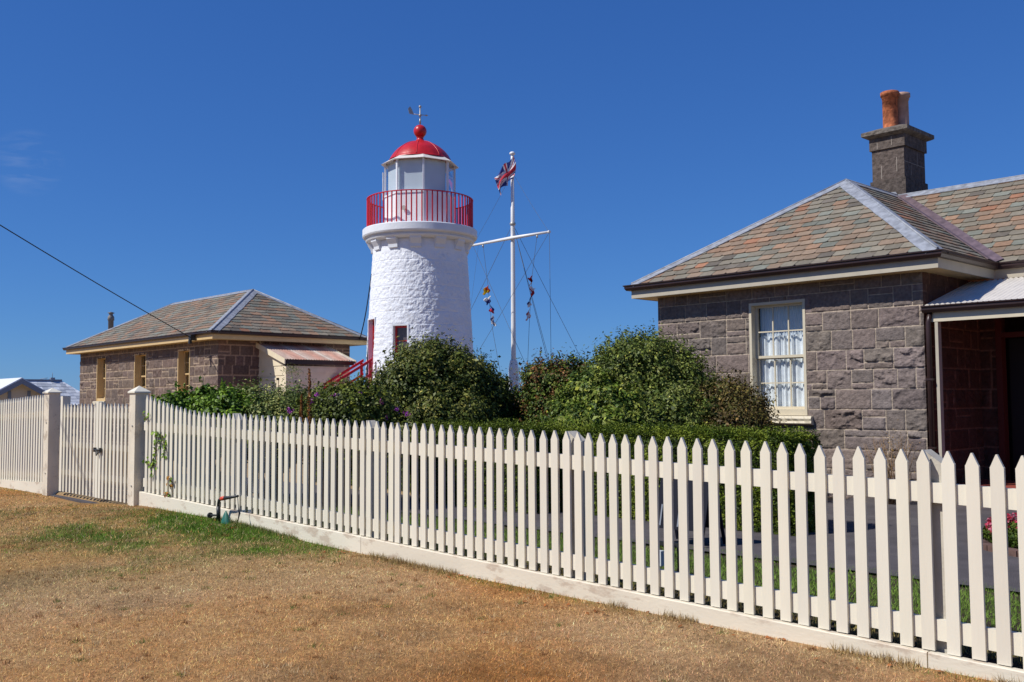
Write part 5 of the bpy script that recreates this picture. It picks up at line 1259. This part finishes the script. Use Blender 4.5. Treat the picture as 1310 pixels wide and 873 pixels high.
# ------------------------------------------------------------------ sprinkler
sx, sy = -11.05, 5.60; gz = float(g_front(np.array(sx), np.array(sy)))
e = empty('garden_sprinkler', (sx, sy, gz), 'black sprinkler riser with orange ring and green cover in the grass by the fence', 'sprinkler')
q = lambda px, py: Vector(fx_(px, py)) * 1.0
def Q(px, py, dd=0.18):
    d = F + R_ * ((px - 655) / 1246.9) - U_ * ((py - 436.5) / 1246.9); t_ = (FY - dd) / d.y; return Vector((d.x * t_, d.y * t_, d.z * t_ + EYE))
mb = MB(); mb.tube([Q(280, 671), Q(279.5, 655), Q(279.3, 645), Q(280.5, 640), Q(283.5, 638)], [.018, .022, .018, .02, .022], 10); mb.tube([Q(279.5, 664), Q(279.5, 648)], .026, 10)
mb.tube([Q(268, 659.4), Q(279, 659.2)], .012, 8); mb.tube([Q(268.2, 659.4), Q(269.4, 659.4)], .036, 10); mb.build('riser', M['dark'], e)
mb = MB(); mb.tube([Q(283.3, 638.2), Q(288, 637.4)], .026, 12); mb.build('ring', M['orange_plastic'], e)
mb = MB(); mb.tube([Q(287.8, 637.4), Q(292, 637), Q(304.5, 634.8)], [.026, .02, .014], 10); mb.build('nozzle', M['dark'], e)
mb = MB(); a, b = Q(289, 676), Q(289, 654); n = 14
V = [];
for k in range(9):
    t_ = k / 8; rr_ = 0.088 * (1 - t_ ** 1.7) + 0.012; c_ = a.lerp(b, t_)
    for i in range(n): an = 2 * math.pi * i / n; V.append((c_.x + rr_ * math.cos(an), c_.y + rr_ * math.sin(an) * .6, c_.z))
mb.add(V, [(k * n + i, k * n + (i + 1) % n, (k + 1) * n + (i + 1) % n, (k + 1) * n + i) for k in range(8) for i in range(n)] + [tuple(8 * n + i for i in range(n))], None, True)
mb.build('splash_cover', M['green_plastic'], e)
mb = MB(); mb.tube([Q(304, 636), Q(305, 650), Q(306.5, 657), Q(304.8, 664), Q(304.5, 668)], [.005, .005, .012, .006, .004], 6); mb.build('drip_tube', M['dark'], e)

# ------------------------------------------------------------------ sandwich board and tap post behind the fence
e = empty('sandwich_board', (-6.3, 8.6, 0.115), 'dark navy folding board standing on the asphalt path behind the pickets', 'sign')
bx = Vector((-6.62, 8.32, 0.115)); wv = Vector((0.60, 0.06, 0)); 
for sg in (0, 1):
    mb = MB(); off = Vector((0.0, 0.0 if sg == 0 else 0.42, 0)); top = Vector((0, 0.2 if sg == 0 else -0.2, 0.80))
    o_ = bx + off
    mb.obox(o_, wv * 0.05, Vector((0, .02, 0)), top); mb.obox(o_ + wv * .95, wv * 0.05, Vector((0, .02, 0)), top)
    mb.obox(o_ + top * 0.2 + wv * .05, wv * .9, Vector((0, .015, 0)), top * .78); mb.build('board', M['navy'], e)
mb = MB(); mb.obox(bx + Vector((0, 0.18, .80)), wv, Vector((0, .06, 0)), Vector((0, 0, .02))); mb.build('hinge_cap', M['navy'], e)
for k in range(3):
    mb = MB(); mb.obox(bx + Vector((0, 0.045, 0.19)) + wv * (0.1 + .18 * k) - Vector((0, .004, 0)), wv * .03, Vector((0, .003, 0)), Vector((0, .05, .22))); mb.build('pale_stripe', mat('grey_stripe', (0.22, 0.24, 0.28), 0.5), e)
e = empty('garden_tap', (-5.3, 7.0, 0.09), 'low dark garden tap post with a pale box in the grass strip behind the pickets', 'tap')
mb = MB(); mb.box((-5.24, 6.93, .05), (-5.20, 6.97, .40)); mb.box((-5.55, 6.935, .36), (-5.2, 6.965, .395)); mb.build('post', M['dark'], e)
mb = MB(); mb.box((-5.50, 6.92, .18), (-5.41, 6.98, .31)); mb.build('pale_box', M['panel'], e)

# ------------------------------------------------------------------ flower bed with brick edge
e = empty('flower_bed', (-3.7, 11.6, 0.115), 'brick-edged bed of pink and red begonias on the asphalt near the porch', 'flower bed')
cx, cy, rx, ry = -3.15, 11.3, 1.25, 1.35
mb = MB(); n = 40
for k in range(n):
    a = 2 * math.pi * k / n; a2 = 2 * math.pi * (k + .93) / n
    P4 = [(cx + rx * r_ * math.cos(t_), cy + ry * r_ * math.sin(t_), 0.10) for r_, t_ in ((1, a), (1, a2), (.91, a2), (.91, a))]
    mb.prism(P4, (0, 0, 0.07 + random.uniform(0, .01)))
mb.build('brick_edging', M['brick'], e)
mb = MB(); mb.lathe([(1.14, 0.12), (0.6, 0.15), (0.01, 0.16)], cx, cy, 32); mb.build('bed_soil', M['soil'], e)
r = np.random.default_rng(77); n = 26000; a = r.random(n) * 6.283; rr_ = np.sqrt(r.random(n)) * 1.1
P = np.stack([cx + rr_ * np.cos(a), cy + rr_ * np.sin(a) * 1.08, 0.14 + 0.20 * r.random(n) ** .6 * (1.15 - rr_ * .5)], -1)
C = np.array([(.03, .06, .015), (.05, .09, .02), (.08, .13, .03)])[r.integers(0, 3, n)]
V, CC = leaves(P, np.tile([0, 0, 1.], (n, 1)), np.full(n, .04), C, 5); link('begonia_leaves', np_mesh('begonia_leaves', V, np.arange(len(V)).reshape(-1, 4), CC), M['leaf'], e)
n = 16000; a = r.random(n) * 6.283; rr_ = np.sqrt(r.random(n)) * 1.08; cl = fbm(cx + rr_ * np.cos(a) + 20, cy + rr_ * np.sin(a), 88, .18, 2) > .47; a = a[cl]; rr_ = rr_[cl]; n = len(a)
P = np.stack([cx + rr_ * np.cos(a), cy + rr_ * np.sin(a) * 1.08, 0.20 + 0.24 * r.random(n) * (1.2 - rr_ * .55)], -1)
C = np.array([(.50, .05, .11), (.42, .02, .04), (.55, .13, .20), (.32, .012, .03)])[r.integers(0, 4, n)]
V, CC = leaves(P, np.tile([0, -.4, .7], (n, 1)), np.full(n, .034), C, 6, .8); o = link('begonia_blooms', np_mesh('begonia_blooms', V, np.arange(len(V)).reshape(-1, 4), CC), M['petal'], e); o['kind'] = 'stuff'
